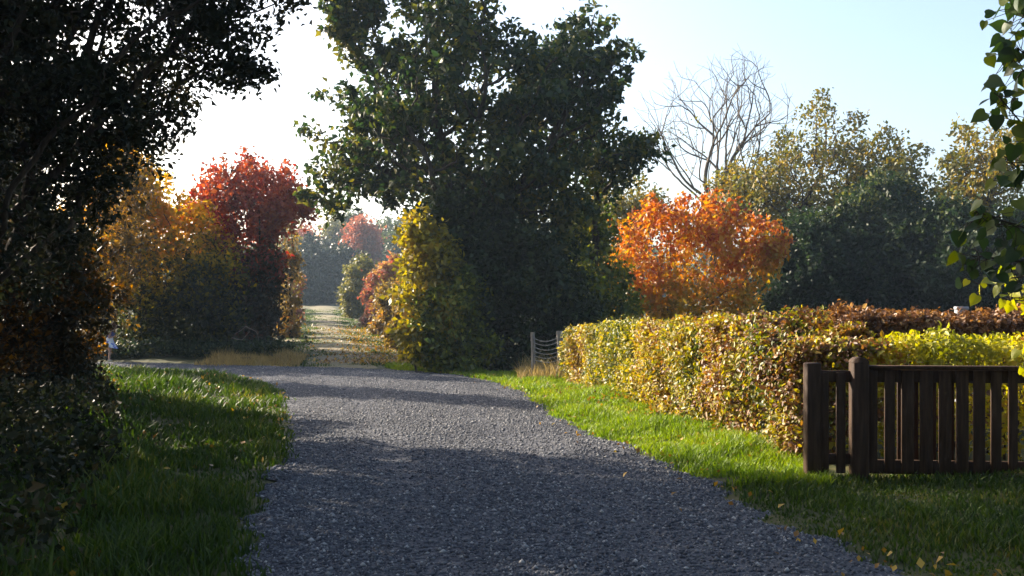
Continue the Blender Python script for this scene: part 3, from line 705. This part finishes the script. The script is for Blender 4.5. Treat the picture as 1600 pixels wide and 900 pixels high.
def bare_tree():
    rg = np.random.default_rng(64); d = 42; step = .27
    base = P(1113, 520, d); base[2] = zt(base[:1], base[1:2])[0] - .1
    top = empty('bare_tree', tuple(base + [0, 0, .1])); tag(top, 'tall leafless tree standing out against the sky', 'tree')
    nodes, par_ = [base.copy()], [-1]
    fork = P(1114, 318, d); m = 18
    for i_ in range(1, m + 1):
        nodes.append(base + (fork - base) * i_ / m + rg.normal(0, .02, 3)); par_.append(len(nodes) - 2)
    ctr = P(1118, 190, d); ell = np.array([3.6, 3.2, 3.4])
    todo = []
    for az, tilt, life in ((180, 24, 29), (0, 27, 30), (60, 10, 31), (200, 48, 23), (-20, 50, 23), (110, 36, 23), (250, 34, 23), (160, 66, 17), (15, 66, 18)):
        a_, t_ = R(az), R(tilt); todo.append((m - int(rg.integers(0, 4)), np.array([math.cos(a_) * math.sin(t_), math.sin(a_) * math.sin(t_), math.cos(t_)]), life, 0))
    while todo and len(nodes) < 9000:
        k, dv, life, lev = todo.pop(0); side = rg.choice([-1, 1]); since = 0
        st_ = step * (1, .95, .8, .62, .5)[lev]
        for q in range(int(life)):
            dv = unit(dv + rg.normal(0, .1, 3) + np.array([0, 0, .05]))
            nx_ = nodes[k] + dv * st_
            if (((nx_ - ctr) / ell) ** 2).sum() > 1.0 + rg.uniform(-.12, .16) and nx_[2] > ctr[2] - 3.2: break
            nodes.append(nx_); par_.append(k); k = len(nodes) - 1; since += 1
            if lev < 4 and since >= (3, 2, 2, 2)[lev] and rg.random() < (.5, .55, .55, .4)[lev]:
                ax = unit(np.cross(dv, rg.normal(0, 1, 3) + np.array([0, 1.2, 0]) * side)); an = R(rg.uniform(26, 50)); side = -side; since = 0
                cd = unit(dv * math.cos(an) + ax * math.sin(an)); cl = max(4, (life - q) * rg.uniform(.55, .9)) if lev < 2 else rg.uniform(4, 10)
                todo.append((k, cd, cl, lev + 1))
    nodes, par_ = np.array(nodes), np.array(par_)
    o, cnt, rad = branches(nodes, par_, .19, 2.1, .0065, 'trunk', BARK_GREY, top)
    tw = np.where((cnt <= 2) & (nodes[:, 2] < ctr[2] - .2))[0]; tw = tw[rg.random(len(tw)) < .5]
    V, F = leaf_mesh(nodes[np.repeat(tw, 2)] + rg.normal(0, .07, (len(tw) * 2, 3)), .11, rg)
    o2 = build('crown', V, F, M_SPARSE, top); o2['label'] = 'few last ochre leaves on the lower twigs'
bare_tree()
tree('thin_tree', 'thin ochre leaved tree right of the leafless tree', 'tree', 38, P(1225, 520, 38), [(1290, 220, 60, 60, 1.6), (1235, 300, 45, 60, 1.4), (1310, 290, 55, 50, 1.4), (1190, 300, 40, 45, 1.2)], M_SPARSE,
     n_att=700, step=0.25, kill=0.34, r0=0.13, leaf=0.17, per=4, spread=.25, trunk=(.4, 0, 3.4), twig=2, keep=.75, fill=6, fspread=0.22, clump=0.2, seed=65, e=2.1, rmin=0.007)
tree('thin_tree', 'thin ochre leaved tree behind the tallest evergreen bush', 'tree', 37, P(1375, 520, 37), [(1390, 270, 55, 55, 1.5), (1420, 300, 35, 35, 1.2), (1340, 310, 35, 40, 1.2)], M_SPARSE,
     n_att=560, step=0.25, kill=0.34, r0=0.12, leaf=0.17, per=4, spread=.25, trunk=(.1, 0, 3.2), twig=2, keep=.8, fill=7, fspread=0.22, clump=0.2, seed=66, e=2.1, rmin=0.007)
tree('thin_tree', 'thin ochre leaved tree beside the near hanging branch', 'tree', 34, P(1545, 520, 34), [(1535, 260, 45, 70, 1.5), (1590, 250, 45, 60, 1.5), (1510, 310, 30, 40, 1.2)], M_SPARSE,
     n_att=560, step=0.25, kill=0.34, r0=0.12, leaf=0.17, per=4, spread=.25, trunk=(.1, 0, 3.0), twig=2, keep=.85, fill=8, fspread=0.22, clump=0.2, seed=67, e=2.1, rmin=0.007)
# left of the track
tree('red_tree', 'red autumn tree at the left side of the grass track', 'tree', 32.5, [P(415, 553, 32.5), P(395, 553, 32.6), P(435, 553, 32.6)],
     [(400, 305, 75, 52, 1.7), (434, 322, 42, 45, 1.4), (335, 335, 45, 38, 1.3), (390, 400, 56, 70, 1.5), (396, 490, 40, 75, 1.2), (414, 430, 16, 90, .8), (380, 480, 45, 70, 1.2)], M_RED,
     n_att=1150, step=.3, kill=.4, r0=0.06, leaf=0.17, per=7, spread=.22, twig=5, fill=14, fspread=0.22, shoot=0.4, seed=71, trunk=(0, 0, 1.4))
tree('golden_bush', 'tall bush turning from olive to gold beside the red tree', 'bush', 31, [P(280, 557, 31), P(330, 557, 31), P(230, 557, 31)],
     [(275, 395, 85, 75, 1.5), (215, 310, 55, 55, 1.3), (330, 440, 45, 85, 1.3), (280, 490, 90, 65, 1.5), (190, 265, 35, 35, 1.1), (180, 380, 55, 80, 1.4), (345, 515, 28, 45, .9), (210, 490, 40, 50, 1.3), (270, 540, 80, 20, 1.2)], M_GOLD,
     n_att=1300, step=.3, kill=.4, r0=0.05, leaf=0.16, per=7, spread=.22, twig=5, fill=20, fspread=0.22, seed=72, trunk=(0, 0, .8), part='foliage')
DL = 12.5
tree('dark_tree', 'big dark tree hanging over the left edge of the road', 'tree', DL, P(-60, 690, 12.2),
     [(60, 110, 190, 150, 3.0), (-150, 80, 230, 260, 3.0), (160, 170, 90, 80, 1.8), (-10, 330, 120, 130, 2.2), (280, 40, 90, 70, 1.6), (380, 20, 70, 40, 1.1, 0, .8), (375, 85, 16, 36, .4, 0, .5), (190, -100, 230, 100, 2.4), (-60, -200, 350, 150, 3.0), (430, -20, 45, 40, .8, 0, .6), (120, 270, 60, 60, 1.3)],
     M_DARKTREE, n_att=2300, step=.24, kill=.32, r0=0.22, leaf=0.09, per=9, spread=.15, twig=4, fill=34, fspread=0.17, shoot=0.4, seed=73, trunk=(.1, 0, 2.0))
tree('dark_tree', 'tall slim tree hidden behind the big dark tree, added to shade the road', 'tree', 24.5, P(10, 580, 24.5),  # hidden tree, added to throw a shadow band across the road
     [(5, 290, 55, 90, .75), (20, 190, 35, 60, .6)], M_DARKTREE, n_att=420, step=.3, kill=.4, r0=.14, leaf=.13, per=9, fill=26, fspread=.2, spread=.2, twig=4, seed=77, trunk=(0, 0, 3.2))
tree('dark_tree', 'second dark tree out of view on the left, shaped to shade the verge', 'tree', 9.0, np.array([-9.5, 9.0, 0]),  # stands out of view; crown extended low to shade the verge
     [(-750, 100, 420, 420, 3.0), (-1000, 200, 450, 450, 3.5), (-600, -250, 420, 250, 3), (-620, 430, 260, 260, 2.2, 1.0), (-1050, 480, 350, 260, 2.5), (-350, 480, 160, 180, 1.6, 3.0)], M_DARKTREE, n_att=1000, step=.35, kill=.5, r0=.3, leaf=.13, per=14, spread=.25, twig=4, fill=60, fspread=0.4, seed=74, trunk=(0, 0, 2.0))
tree('rust_bush', 'dark bush with rust and orange leaves below the big dark tree', 'bush', 15.5, [P(40, 640, 15.6), P(90, 635, 15.6), P(-40, 640, 15)],
     [(60, 470, 95, 90, 1.3), (-40, 480, 100, 130, 1.5), (82, 545, 45, 55, 1.0), (105, 430, 38, 60, .9), (10, 560, 100, 60, 1.2)], M_RUSTSHRUB, n_att=850, step=.22, kill=.3, r0=0.03, leaf=0.1, per=8, spread=.16, twig=6, fill=22, fspread=0.15, shoot=0.35, seed=75, trunk=(0, 0, .5), part='foliage')
tree('orange_bush', 'orange leaved bush between the dark tree and the golden bush', 'bush', 28, [P(165, 565, 28), P(140, 565, 28)],
     [(185, 390, 40, 70, 1.0), (150, 470, 45, 60, 1.0), (195, 300, 35, 45, .9), (110, 400, 50, 90, 1.1)], leaf_mat('orange_brown_leaves', [(0, (.03, .03, .012)), (.4, (.09, .06, .015)), (.75, (.3, .16, .02)), (1, (.48, .24, .02))], .7, .6, .35),
     n_att=420, step=.25, kill=.34, r0=0.03, leaf=0.15, per=6, spread=.18, twig=5, fill=12, fspread=0.2, seed=76, trunk=(0, 0, .9), part='foliage')

# unseen tall trees added round the viewpoint: they keep most of the sky off the foreground
def tall(name, label, base, blobs3, sd):
    rg = np.random.default_rng(sd); base = np.array(base, float)
    top = empty(name, tuple(base)); tag(top, label, 'tree')
    att = np.vstack([np.array(c) + unit(rg.normal(0, 1, (n, 3))) * rg.random((n, 1)) ** (1 / 3) * np.array(r) for c, r, n in blobs3])
    nodes, par_ = grow([[base - [0, 0, .1], base + [0, 0, 2.5], base + [.1, 0, 5.0]]], att, .45, .7, rg, .12, .02)
    o, cnt, rad = branches(nodes, par_, .28, 2.2, .01, 'trunk', BARK, top)
    c = np.repeat(att[rg.permutation(len(att))[:len(att) * 2 // 3]], 60, 0)
    V, F = leaf_mesh(c + rg.normal(0, .32, c.shape), .17, rg)
    build('crown', V, F, M_OAK, top)
tall('added_shade_tree', 'unseen tall tree added behind the viewpoint on the left to shade the road', (-7.5, -1.5, 0), [((-8, -1, 6.5), (3.2, 4.5, 4.5), 700), ((-6, -6, 6), (4, 3, 4.5), 400), ((-1.5, 5.5, 8.4), (4, 3.2, 1.3), 330)], 301)
tall('added_shade_tree', 'unseen tall tree added behind the viewpoint on the right to shade the road', (8.5, -1, 0), [((8.5, -1, 6.5), (3.2, 4.5, 4.5), 700), ((10, 5.5, 6.5), (3, 3.2, 4.5), 450)], 302)
tall('added_shade_tree', 'unseen tall tree added across the road behind the viewpoint to block sky light', (1.5, -10, 0), [((1.5, -10, 6), (6, 3, 5), 700)], 303)

# along the track and beyond
for k, (d_, hh, lb) in enumerate([(37.5, 3.4, 'olive bush on the left of the track just past the red tree'), (45.5, 2.6, 'low olive bush on the left of the track further on'), (58, 3.6, 'taller olive bush on the left of the track far along'), (72, 3.8, 'hazy olive bush on the left near the track end')]):
    bx = path_x(d_) - 4.6; b0 = np.array([float(bx), d_, 0]); cx_ = 800 + bx / d_ * FPX; kk = FPX / d_
    by_ = HOR + (CAMH - float(zt(np.array([bx]), np.array([d_]))[0]) - hh * .5) * kk
    tree('trackside_bush', lb, 'bush', d_, b0, [(cx_, by_, 1.2 * kk, hh * .5 * kk, 1.3)], M_BROWNB if k % 2 else M_FAROLIVE, n_att=260, step=.35, kill=.5, r0=.06, leaf=.2, per=8, fill=26, fspread=.22, spread=.25, twig=6, seed=140 + k, part='foliage')
rg = np.random.default_rng(151); x = rg.uniform(-15, -7.2, 900); y = 28.7 + rg.exponential(.9, 900); k = road_gap(x, y) > .25; x, y = x[k], y[k]
c = np.repeat(np.stack([x, y, zt(x, y) + rg.uniform(.03, .3, len(x))], 1), 30, 0)
V, F = leaf_mesh(c + rg.normal(0, .16, c.shape) * [1, 1, .6], .11, rg); V[:, 2] = np.maximum(V[:, 2], zt(V[:, 0], V[:, 1]) + .01)
tag(build('undergrowth', V, F, M_IVY), 'dark leafy undergrowth along the far roadside below the golden bush', 'undergrowth', kind='stuff')
UG = np.array([G(*p) for p in ((-600, 1000), (-420, 640), (-120, 588), (90, 588), (170, 640), (190, 700), (150, 800), (60, 1000))])
rg = np.random.default_rng(150); x = rg.uniform(-13, -3, 2600); y = rg.uniform(4.5, 22, 2600); k = inside(UG, x, y) & (wob(x * 1.5, y * 1.5) > -.9); x, y = x[k], y[k]
c = np.repeat(np.stack([x, y, zt(x, y) + rg.uniform(.02, .32, len(x))], 1), 34, 0)
V, F = leaf_mesh(c + rg.normal(0, .13, c.shape) * [1, 1, .6], .075, rg)
V[:, 2] = np.maximum(V[:, 2], zt(V[:, 0], V[:, 1]) + .01)
tag(build('undergrowth', V, F, M_DARKTREE), 'dark brambly undergrowth along the left edge of the verge', 'undergrowth', kind='stuff')
def far_bush(name, label, cat, d, blobs, mat, sd, n=260, leaf=.2, per=14, spread=.3, step=.4, r0=.06, th=.5, group=None, part='foliage'):
    bx, by = blobs[0][0], 480
    w0 = P(bx, 480, d); gy = HOR + (CAMH - float(zt(w0[:1], w0[1:2])[0])) / d * FPX; k = FPX / d      # fill down to the ground
    blobs = list(blobs) + [(q[0], gy - .4 * k, q[2] * 1.05, .5 * k, q[4]) for q in blobs]
    return tree(name, label, cat, d, P(bx, by, d), blobs, mat, n_att=n, step=step, r0=r0, leaf=leaf, per=per, fill=per * 2, fspread=spread * .7, shoot=.25, spread=spread * .7, twig=6, seed=sd, trunk=(0, 0, th), part=part, group=group)
far_bush('bramble_bush', 'brown green bramble bush on the right edge of the track', 'bush', 33, [(634, 490, 18, 36, .8), (624, 520, 16, 18, .7), (636, 450, 16, 30, .7)], M_BROWNB, 81, 240, .14, 14, .2, .28)
far_bush('bramble_bush', 'bramble bush below the far red bush', 'bush', 42, [(616, 465, 24, 28, 1.1), (606, 482, 18, 16, 1.0)], M_BROWNB, 82, 220, .17, 12, .25, .33)
far_bush('red_bush', 'red bush at the right side of the track', 'bush', 50, [(598, 435, 24, 26, 1.5), (586, 455, 15, 20, 1.3), (614, 430, 22, 26, 1.4)], M_FARRED, 83, 260, .2, 14, .28)
far_bush('olive_bush', 'olive bush next to the dark gap of the track', 'bush', 62, [(562, 425, 20, 26, 1.5), (556, 455, 18, 24, 1.4), (548, 465, 14, 16, 1.2)], M_FAROLIVE, 84, 240, .24, 14, .32)
far_bush('pale_bush', 'pale thin bush at the left side of the track', 'bush', 40, [(456, 380, 8, 50, .6), (454, 440, 9, 40, .7), (447, 480, 10, 20, .7)], M_BROWNB, 85, 220, .15, 8, .25, .33)
far_bush('red_bush', 'small red bush at the left side of the track', 'bush', 52, [(455, 440, 14, 22, 1.0), (450, 460, 14, 22, 1.0)], M_FARRED, 86, 130, .2, 12, .28)
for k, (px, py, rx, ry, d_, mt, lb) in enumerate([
        (488, 432, 30, 55, 98, M_FARSHADE, 'far tree coloured dark for the shade at the left of the track end'), (528, 440, 26, 50, 101, M_FARSHADE, 'far tree coloured dark for the shade at the right of the track end'),
        (508, 435, 30, 55, 108, M_FARSHADE, 'far tree coloured dark for the shade closing the track end'),
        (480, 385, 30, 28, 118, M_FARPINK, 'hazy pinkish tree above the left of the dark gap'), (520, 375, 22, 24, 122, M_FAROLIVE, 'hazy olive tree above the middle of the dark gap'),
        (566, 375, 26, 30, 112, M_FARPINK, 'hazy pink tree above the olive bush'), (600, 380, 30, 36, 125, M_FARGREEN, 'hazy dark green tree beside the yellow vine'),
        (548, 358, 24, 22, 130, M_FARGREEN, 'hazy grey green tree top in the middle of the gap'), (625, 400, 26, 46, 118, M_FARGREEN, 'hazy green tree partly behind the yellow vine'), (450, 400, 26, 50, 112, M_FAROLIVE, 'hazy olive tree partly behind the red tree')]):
    dark = mt is M_FARSHADE
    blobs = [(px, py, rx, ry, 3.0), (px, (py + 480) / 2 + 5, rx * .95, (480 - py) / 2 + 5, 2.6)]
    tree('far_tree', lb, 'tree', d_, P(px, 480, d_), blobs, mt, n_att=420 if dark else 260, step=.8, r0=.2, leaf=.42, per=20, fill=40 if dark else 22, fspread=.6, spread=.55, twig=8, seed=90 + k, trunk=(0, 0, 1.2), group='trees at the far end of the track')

# the wood that closes the horizon all round
rg = np.random.default_rng(99); pts = []
for a in np.linspace(-75, 75, 120):
    r_ = rg.uniform(118, 140); x0, y0 = r_ * math.sin(R(a)), r_ * math.cos(R(a)); hh = rg.uniform(5.5, 8.5)
    if -11 < a + 0 < -5: hh *= 1.0
    n_ = 420
    q = unit(rg.normal(0, 1, (n_, 3))) * rg.random((n_, 1)) ** (1 / 3) * np.array([3.8, 3.8, hh * .55]) + np.array([x0, y0, hh * .5 + 1.4])
    pts.append(q)
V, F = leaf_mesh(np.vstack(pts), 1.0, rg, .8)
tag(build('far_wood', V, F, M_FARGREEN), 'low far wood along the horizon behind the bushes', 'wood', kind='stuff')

# the near branch at the right edge
def near_branch():
    rg = np.random.default_rng(120)
    base = np.array([5.6, 7.2, -.1]); top = empty('lime_tree', (5.6, 7.2, 0)); tag(top, 'near tree with big dark heart shaped leaves hanging in at the right edge', 'tree')
    trunk = MB()
    pts = [base + np.array([0, 0, z_]) + np.array([.03 * math.sin(z_ * 2), 0, 0]) for z_ in np.linspace(0, 5.6, 9)]
    trunk.tube(pts, np.linspace(.13, .05, 9), 10)
    twigs = []; dk = []; yl = []
    def limb(path, d0, n, side):
        w = np.array([P(px, py, dd) for px, py, dd in path]); w = resample(w, n)
        trunk.tube(w, np.linspace(.016, .004, n), 5); return w
    arms = [([(1900, 250, 7.2), (1720, 120, 6.9), (1630, 40, 6.7), (1585, 15, 6.7)], 26), ([(1900, 330, 7.2), (1720, 220, 6.9), (1640, 150, 6.6), (1575, 85, 6.6)], 28),
            ([(1900, 380, 7.2), (1740, 290, 6.9), (1640, 235, 6.6), (1560, 150, 6.6)], 30), ([(1900, 420, 7.2), (1740, 340, 6.9), (1640, 300, 6.6), (1570, 245, 6.6)], 28),
            ([(1900, 440, 7.2), (1760, 380, 6.9), (1620, 360, 6.6), (1525, 330, 6.7)], 30), ([(1900, 460, 7.2), (1740, 430, 7.0), (1600, 410, 6.8), (1530, 400, 6.8)], 26), ([(1900, 300, 7.2), (1760, 180, 7.0), (1650, 120, 6.9), (1590, 75, 6.8)], 22)]
    for path, n in arms:
        w = limb(path, 0, n, 0)
        for q in w[n // 4:]:
            for _ in range(3):
                e = q + rg.normal(0, .085, 3) + np.array([-.02, 0, -.02]); trunk.tube([q, (q + e) / 2 + rg.normal(0, .01, 3), e], [.004, .003, .002], 3); dk.append(e)
    low = [([(1900, 470, 8.4), (1760, 440, 8.5), (1620, 430, 8.6), (1535, 445, 8.6)], 24), ([(1900, 520, 8.4), (1760, 500, 8.5), (1640, 470, 8.6), (1580, 465, 8.6)], 22), ([(1900, 560, 8.3), (1760, 520, 8.4), (1650, 525, 8.4), (1600, 565, 8.4)], 22)]
    for path, n in low:
        w = limb(path, 0, n, 0)
        for q in w[n // 3:]:
            for _ in range(3):
                e = q + rg.normal(0, .07, 3); trunk.tube([q, (q + e) / 2, e], [.004, .003, .002], 3); yl.append(e)
    trunk.build('trunk', BARK, top, True)
    def big(ptsl, mat, nm, size):
        p = np.array(ptsl); n = len(p)
        a = unit(rg.normal(0, .6, (n, 3)) + np.array([-.25, 0, -.75])); nn = rg.normal(0, .7, (n, 3)) + np.array([-.3, -.6, .5])
        s = unit(np.cross(a, nn)); nn = np.cross(s, a); L = size * rg.uniform(.65, 1.25, (n, 1))
        prof = [(-.06, .16), (-.08, .32), (.08, .47), (.32, .5), (.58, .38), (.82, .17)]
        V = [p + a * 0]; 
        for u_, w_ in prof: V.append(p + a * L * u_ + s * L * w_ * .92 + nn * L * (.1 * w_ - .12 * u_ * u_))
        V.append(p + a * L * 1.05 - nn * L * .16)
        for u_, w_ in prof[::-1]: V.append(p + a * L * u_ - s * L * w_ * .92 + nn * L * (.1 * w_ - .12 * u_ * u_))
        V = np.stack(V, 1).reshape(-1, 3); k = 14; b = np.arange(n)[:, None] * k
        Q = [b + np.array([[0, 1, 2, 3]]), b + np.array([[0, 3, 4, 5]]), b + np.array([[0, 5, 6, 7]]), b + np.array([[0, 7, 8, 9]]), b + np.array([[0, 9, 10, 11]]), b + np.array([[0, 11, 12, 13]])]
        build(nm, V, Q, mat, top, True)
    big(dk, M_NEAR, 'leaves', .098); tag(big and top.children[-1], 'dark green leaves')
    big(yl, M_NEAR_SUN, 'leaves', .1); tag(top.children[-1], 'leaves coloured sunlit yellow green')
near_branch()

# pale broken branch and log by the bend
br = empty('broken_branch', tuple(np.r_[P(375, 0, 28.2)[:2], 0])); tag(br, 'pale broken branch caught in the foot of the red tree', 'branch')
M_PALE = rough_mat('pale_dead_wood', [(.3, (.15, .12, .09)), (.7, (.3, .24, .2))], 12, bump=.3)
mb = MB(); mb.tube([P(368, 521, 28.3), P(377, 516, 28.2), P(384, 510, 28.1), P(392, 514, 28.0), P(400, 518, 28.1), P(403, 524, 28.2), P(404, 532, 28.25)], [.007, .01, .013, .013, .011, .009, .006], 6)
mb.tube([P(362, 527, 28.3), P(370, 530, 28.2), P(378, 531, 28.15), P(384, 525, 28.1), P(390, 518, 28.05)], [.008, .011, .011, .009, .008], 6); mb.build('limb', M_PALE, br, True)
lg = empty('cut_log', tuple(np.r_[P(375, 0, 27.5)[:2], 0])); tag(lg, 'short dark log lying at the far roadside by the straw coloured grass', 'log')
mb = MB(); c0 = P(362, 565, 27.6); c1 = P(388, 563, 27.2); mb.tube([c0 - [0, 0, .0], (c0 + c1) / 2, c1], [.1, .11, .1], 10); mb.build('bark', BARK, lg, True)
e_ = unit(c1 - c0); mb = MB(); mb.tube([c1 + e_ * .002, c1 + e_ * .02], [.095, .09], 12); mb.build('cut_end', M_PALE, lg, True)

# ------------------------------------------------------------------ the running person
def person():
    d = 27.5; ox = P(172, 0, d)[0]; oz = float(zt(np.array([ox]), np.array([d]))[0])
    skin = rough_mat('skin', [(.3, (.42, .25, .18)), (.7, (.5, .31, .23))], 4, bump=.05, rough=.55)
    J = {'hip': ((-.05, 0, .56), .078), 'waist': ((-.01, 0, .68), .068), 'chest': ((.06, 0, .81), .08), 'neck': ((.11, 0, .91), .03), 'chin': ((.135, 0, .955), .045), 'head': ((.16, 0, 1.03), .075), 'crown': ((.165, 0, 1.085), .05), 'nose': ((.235, 0, 1.02), .014),
         'hr': ((-.04, -.055, .53), .065), 'kr': ((.03, -.06, .31), .04), 'ar': ((-.01, -.06, .06), .024), 'tr': ((.09, -.06, .022), .02),
         'hl': ((-.06, .055, .53), .065), 'kl': ((.01, .07, .32), .04), 'al': ((-.235, .07, .42), .025), 'tl': ((-.27, .07, .51), .02),
         'sr': ((.06, -.1, .84), .032), 'er': ((.02, -.15, .68), .024), 'wr': ((.16, -.13, .72), .017), 'fr': ((.21, -.125, .76), .016),
         'sl': ((.06, .1, .84), .032), 'el': ((-.08, .14, .74), .024), 'wl': ((-.1, .13, .6), .017), 'fl': ((-.09, .13, .54), .016)}
    E = [('hip', 'waist'), ('waist', 'chest'), ('chest', 'neck'), ('neck', 'chin'), ('chin', 'head'), ('head', 'crown'), ('head', 'nose'), ('hip', 'hr'), ('hr', 'kr'), ('kr', 'ar'), ('ar', 'tr'), ('hip', 'hl'), ('hl', 'kl'), ('kl', 'al'), ('al', 'tl'),
         ('chest', 'sr'), ('sr', 'er'), ('er', 'wr'), ('wr', 'fr'), ('chest', 'sl'), ('sl', 'el'), ('el', 'wl'), ('wl', 'fl')]
    for h in ('r', 'l'):
        f = np.array(J['f' + h][0]); w = np.array(J['w' + h][0]); dv = (f - w) / np.linalg.norm(f - w)
        for k, (sp_, ln) in enumerate(((-.018, .04), (-.006, .047), (.006, .045), (.017, .036))):
            J[f'q{h}{k}'] = (tuple(f + dv * ln + np.array([.006, sp_, .0])), .0045); E.append(('f' + h, f'q{h}{k}'))
        J[f'q{h}t'] = (tuple(w + dv * .04 + np.array([.025, 0, .012])), .005); E.append(('f' + h, f'q{h}t'))
    names = list(J); me = bpy.data.meshes.new('person'); me.from_pydata([J[k][0] for k in names], [(names.index(a), names.index(b)) for a, b in E], [])
    o = bpy.data.objects.new('person', me); COL.objects.link(o); o.location = (ox, d, oz + .01)
    md = o.modifiers.new('Skin', 'SKIN'); md.use_smooth_shade = True
    if not me.skin_vertices: me.attributes  # layer is made by the modifier
    for k, nme in enumerate(names):
        sv = me.skin_vertices[0].data[k]; sv.radius = (J[nme][1],) * 2; sv.use_root = nme == 'hip'
    o.modifiers.new('Subsurf', 'SUBSURF').render_levels = 2
    me.materials.append(skin)
    tag(o, 'small person in a blue and white dress running along the far roadside', 'person')
    def lathe(name, rings, mat, n=20, noise=0.):
        V = []; 
        for (c, rx, ry) in rings:
            for q in range(n):
                a = q * 2 * np.pi / n; w = 1 + noise * math.sin(a * 5) * (rx > .1)
                V.append((c[0] + rx * w * math.cos(a), c[1] + ry * w * math.sin(a), c[2] + (-.25 * rx * math.cos(a) if rx > .12 else 0)))
        Q = [(r_ * n + k, r_ * n + (k + 1) % n, (r_ + 1) * n + (k + 1) % n, (r_ + 1) * n + k) for r_ in range(len(rings) - 1) for k in range(n)]
        me2 = bpy.data.meshes.new(name); me2.from_pydata(V, [], Q); me2.materials.append(mat)
        for p_ in me2.polygons: p_.use_smooth = True
        c_ = bpy.data.objects.new(name, me2); COL.objects.link(c_); c_.parent = o; return c_
    dress = rough_mat('blue_white_cloth', [(.42, (.12, .18, .6)), (.48, (.6, .63, .85)), (.56, (.85, .86, .9))], 9, bump=.1, rough=.8)
    blue = rough_mat('dark_blue_cloth', [(.3, (.03, .05, .2)), (.7, (.06, .09, .35))], 9, bump=.1, rough=.8)
    lathe('skirt', [((.0, 0, .7), .085, .085), ((-.02, 0, .64), .1, .1), ((-.01, 0, .54), .135, .13), ((.03, 0, .42), .19, .16)], dress, 24, .06)
    lathe('bodice', [((-.005, 0, .68), .086, .086), ((.03, 0, .76), .095, .1), ((.065, 0, .83), .095, .115), ((.09, 0, .88), .05, .06)], blue)
    hair = rough_mat('auburn_hair', [(.3, (.05, .02, .01)), (.7, (.16, .06, .025))], 12, (1, 1, .3), bump=.5)
    lathe('hair', [((.135, 0, 1.125), .01, .01), ((.14, 0, 1.118), .055, .06), ((.135, 0, 1.08), .083, .086), ((.115, 0, 1.02), .07, .088), ((.09, 0, .95), .05, .075), ((.05, 0, .89), .03, .05)], hair)
    shoe = rough_mat('pale_shoe', [(.3, (.3, .28, .2)), (.7, (.5, .46, .34))], 6, bump=.1)
    for nme, a, b in (('shoe', (-.04, -.06, .03), (.1, -.06, .022)), ('shoe', (-.235, .07, .40), (-.275, .07, .53))):
        V_, Q_ = tube(np.array([a, (np.array(a) * .6 + np.array(b) * .4), b]), np.array([.028, .034, .022]), 8)
        me2 = bpy.data.meshes.new(nme); me2.from_pydata(V_.tolist(), [], Q_.tolist()); me2.materials.append(shoe)
        c_ = bpy.data.objects.new(nme, me2); COL.objects.link(c_); c_.parent = o
person()

# ------------------------------------------------------------------ haze, light, camera
HAZE = 0.0007
bm = bmesh.new(); bmesh.ops.create_cube(bm, size=1); me = bpy.data.meshes.new('haze'); bm.to_mesh(me); bm.free()
hz = bpy.data.objects.new('haze', me); COL.objects.link(hz); hz.scale = (330, 250, 18); hz.location = (0, 90, 7.5)
m, N, L = new_mat('haze_air'); pv = N.new('ShaderNodeVolumePrincipled'); pv.inputs['Color'].default_value = (.62, .79, 1, 1); pv.inputs['Density'].default_value = HAZE
pv.inputs['Anisotropy'].default_value = .2
o_ = N.new('ShaderNodeOutputMaterial'); L.new(pv.outputs[0], o_.inputs['Volume']); me.materials.append(m); tag(hz, 'thin blue autumn haze in the air', 'haze', kind='stuff')

SUN_AZ, SUN_EL = -55.0, 25.0                  # degrees left of the view direction, above the horizon
w = bpy.data.worlds.new('World'); SC.world = w; w.use_nodes = True
nt = w.node_tree; bg = nt.nodes['Background']
sky = nt.nodes.new('ShaderNodeTexSky'); sky.sky_type = 'NISHITA'; sky.sun_disc = False
sky.sun_elevation = R(SUN_EL); sky.sun_rotation = R(SUN_AZ)
sky.air_density = 1.0; sky.dust_density = 3.5; sky.ozone_density = 1.3
nt.links.new(sky.outputs[0], bg.inputs[0]); bg.inputs[1].default_value = .12
sl = bpy.data.lights.new('sun', 'SUN'); sl.energy = 5.0; sl.angle = R(.5); sl.color = (1, .87, .69)
so = bpy.data.objects.new('sun', sl); COL.objects.link(so)
from mathutils import Vector
sdir = Vector((math.sin(R(SUN_AZ)) * math.cos(R(SUN_EL)), math.cos(R(SUN_AZ)) * math.cos(R(SUN_EL)), math.sin(R(SUN_EL))))
so.rotation_euler = sdir.to_track_quat('Z', 'Y').to_euler(); so.location = (-20, 20, 30)

cam = bpy.data.cameras.new('camera'); co = bpy.data.objects.new('camera', cam); COL.objects.link(co)
co.location = (0, 0, CAMH); co.rotation_euler = (R(90), 0, 0); cam.sensor_width = 36; cam.lens = 36 * FPX / 1600
cam.shift_y = (HOR - 450) / 1600; cam.clip_end = 2000; cam.clip_start = .05
SC.camera = co
SC.view_settings.view_transform = 'Standard'; SC.view_settings.look = 'None'; SC.view_settings.exposure = 1.6; SC.view_settings.gamma = 1; SC.view_settings.use_curve_mapping = False
SC.cycles.max_bounces = 6; SC.cycles.diffuse_bounces = 3; SC.cycles.transmission_bounces = 4; SC.cycles.volume_bounces = 0
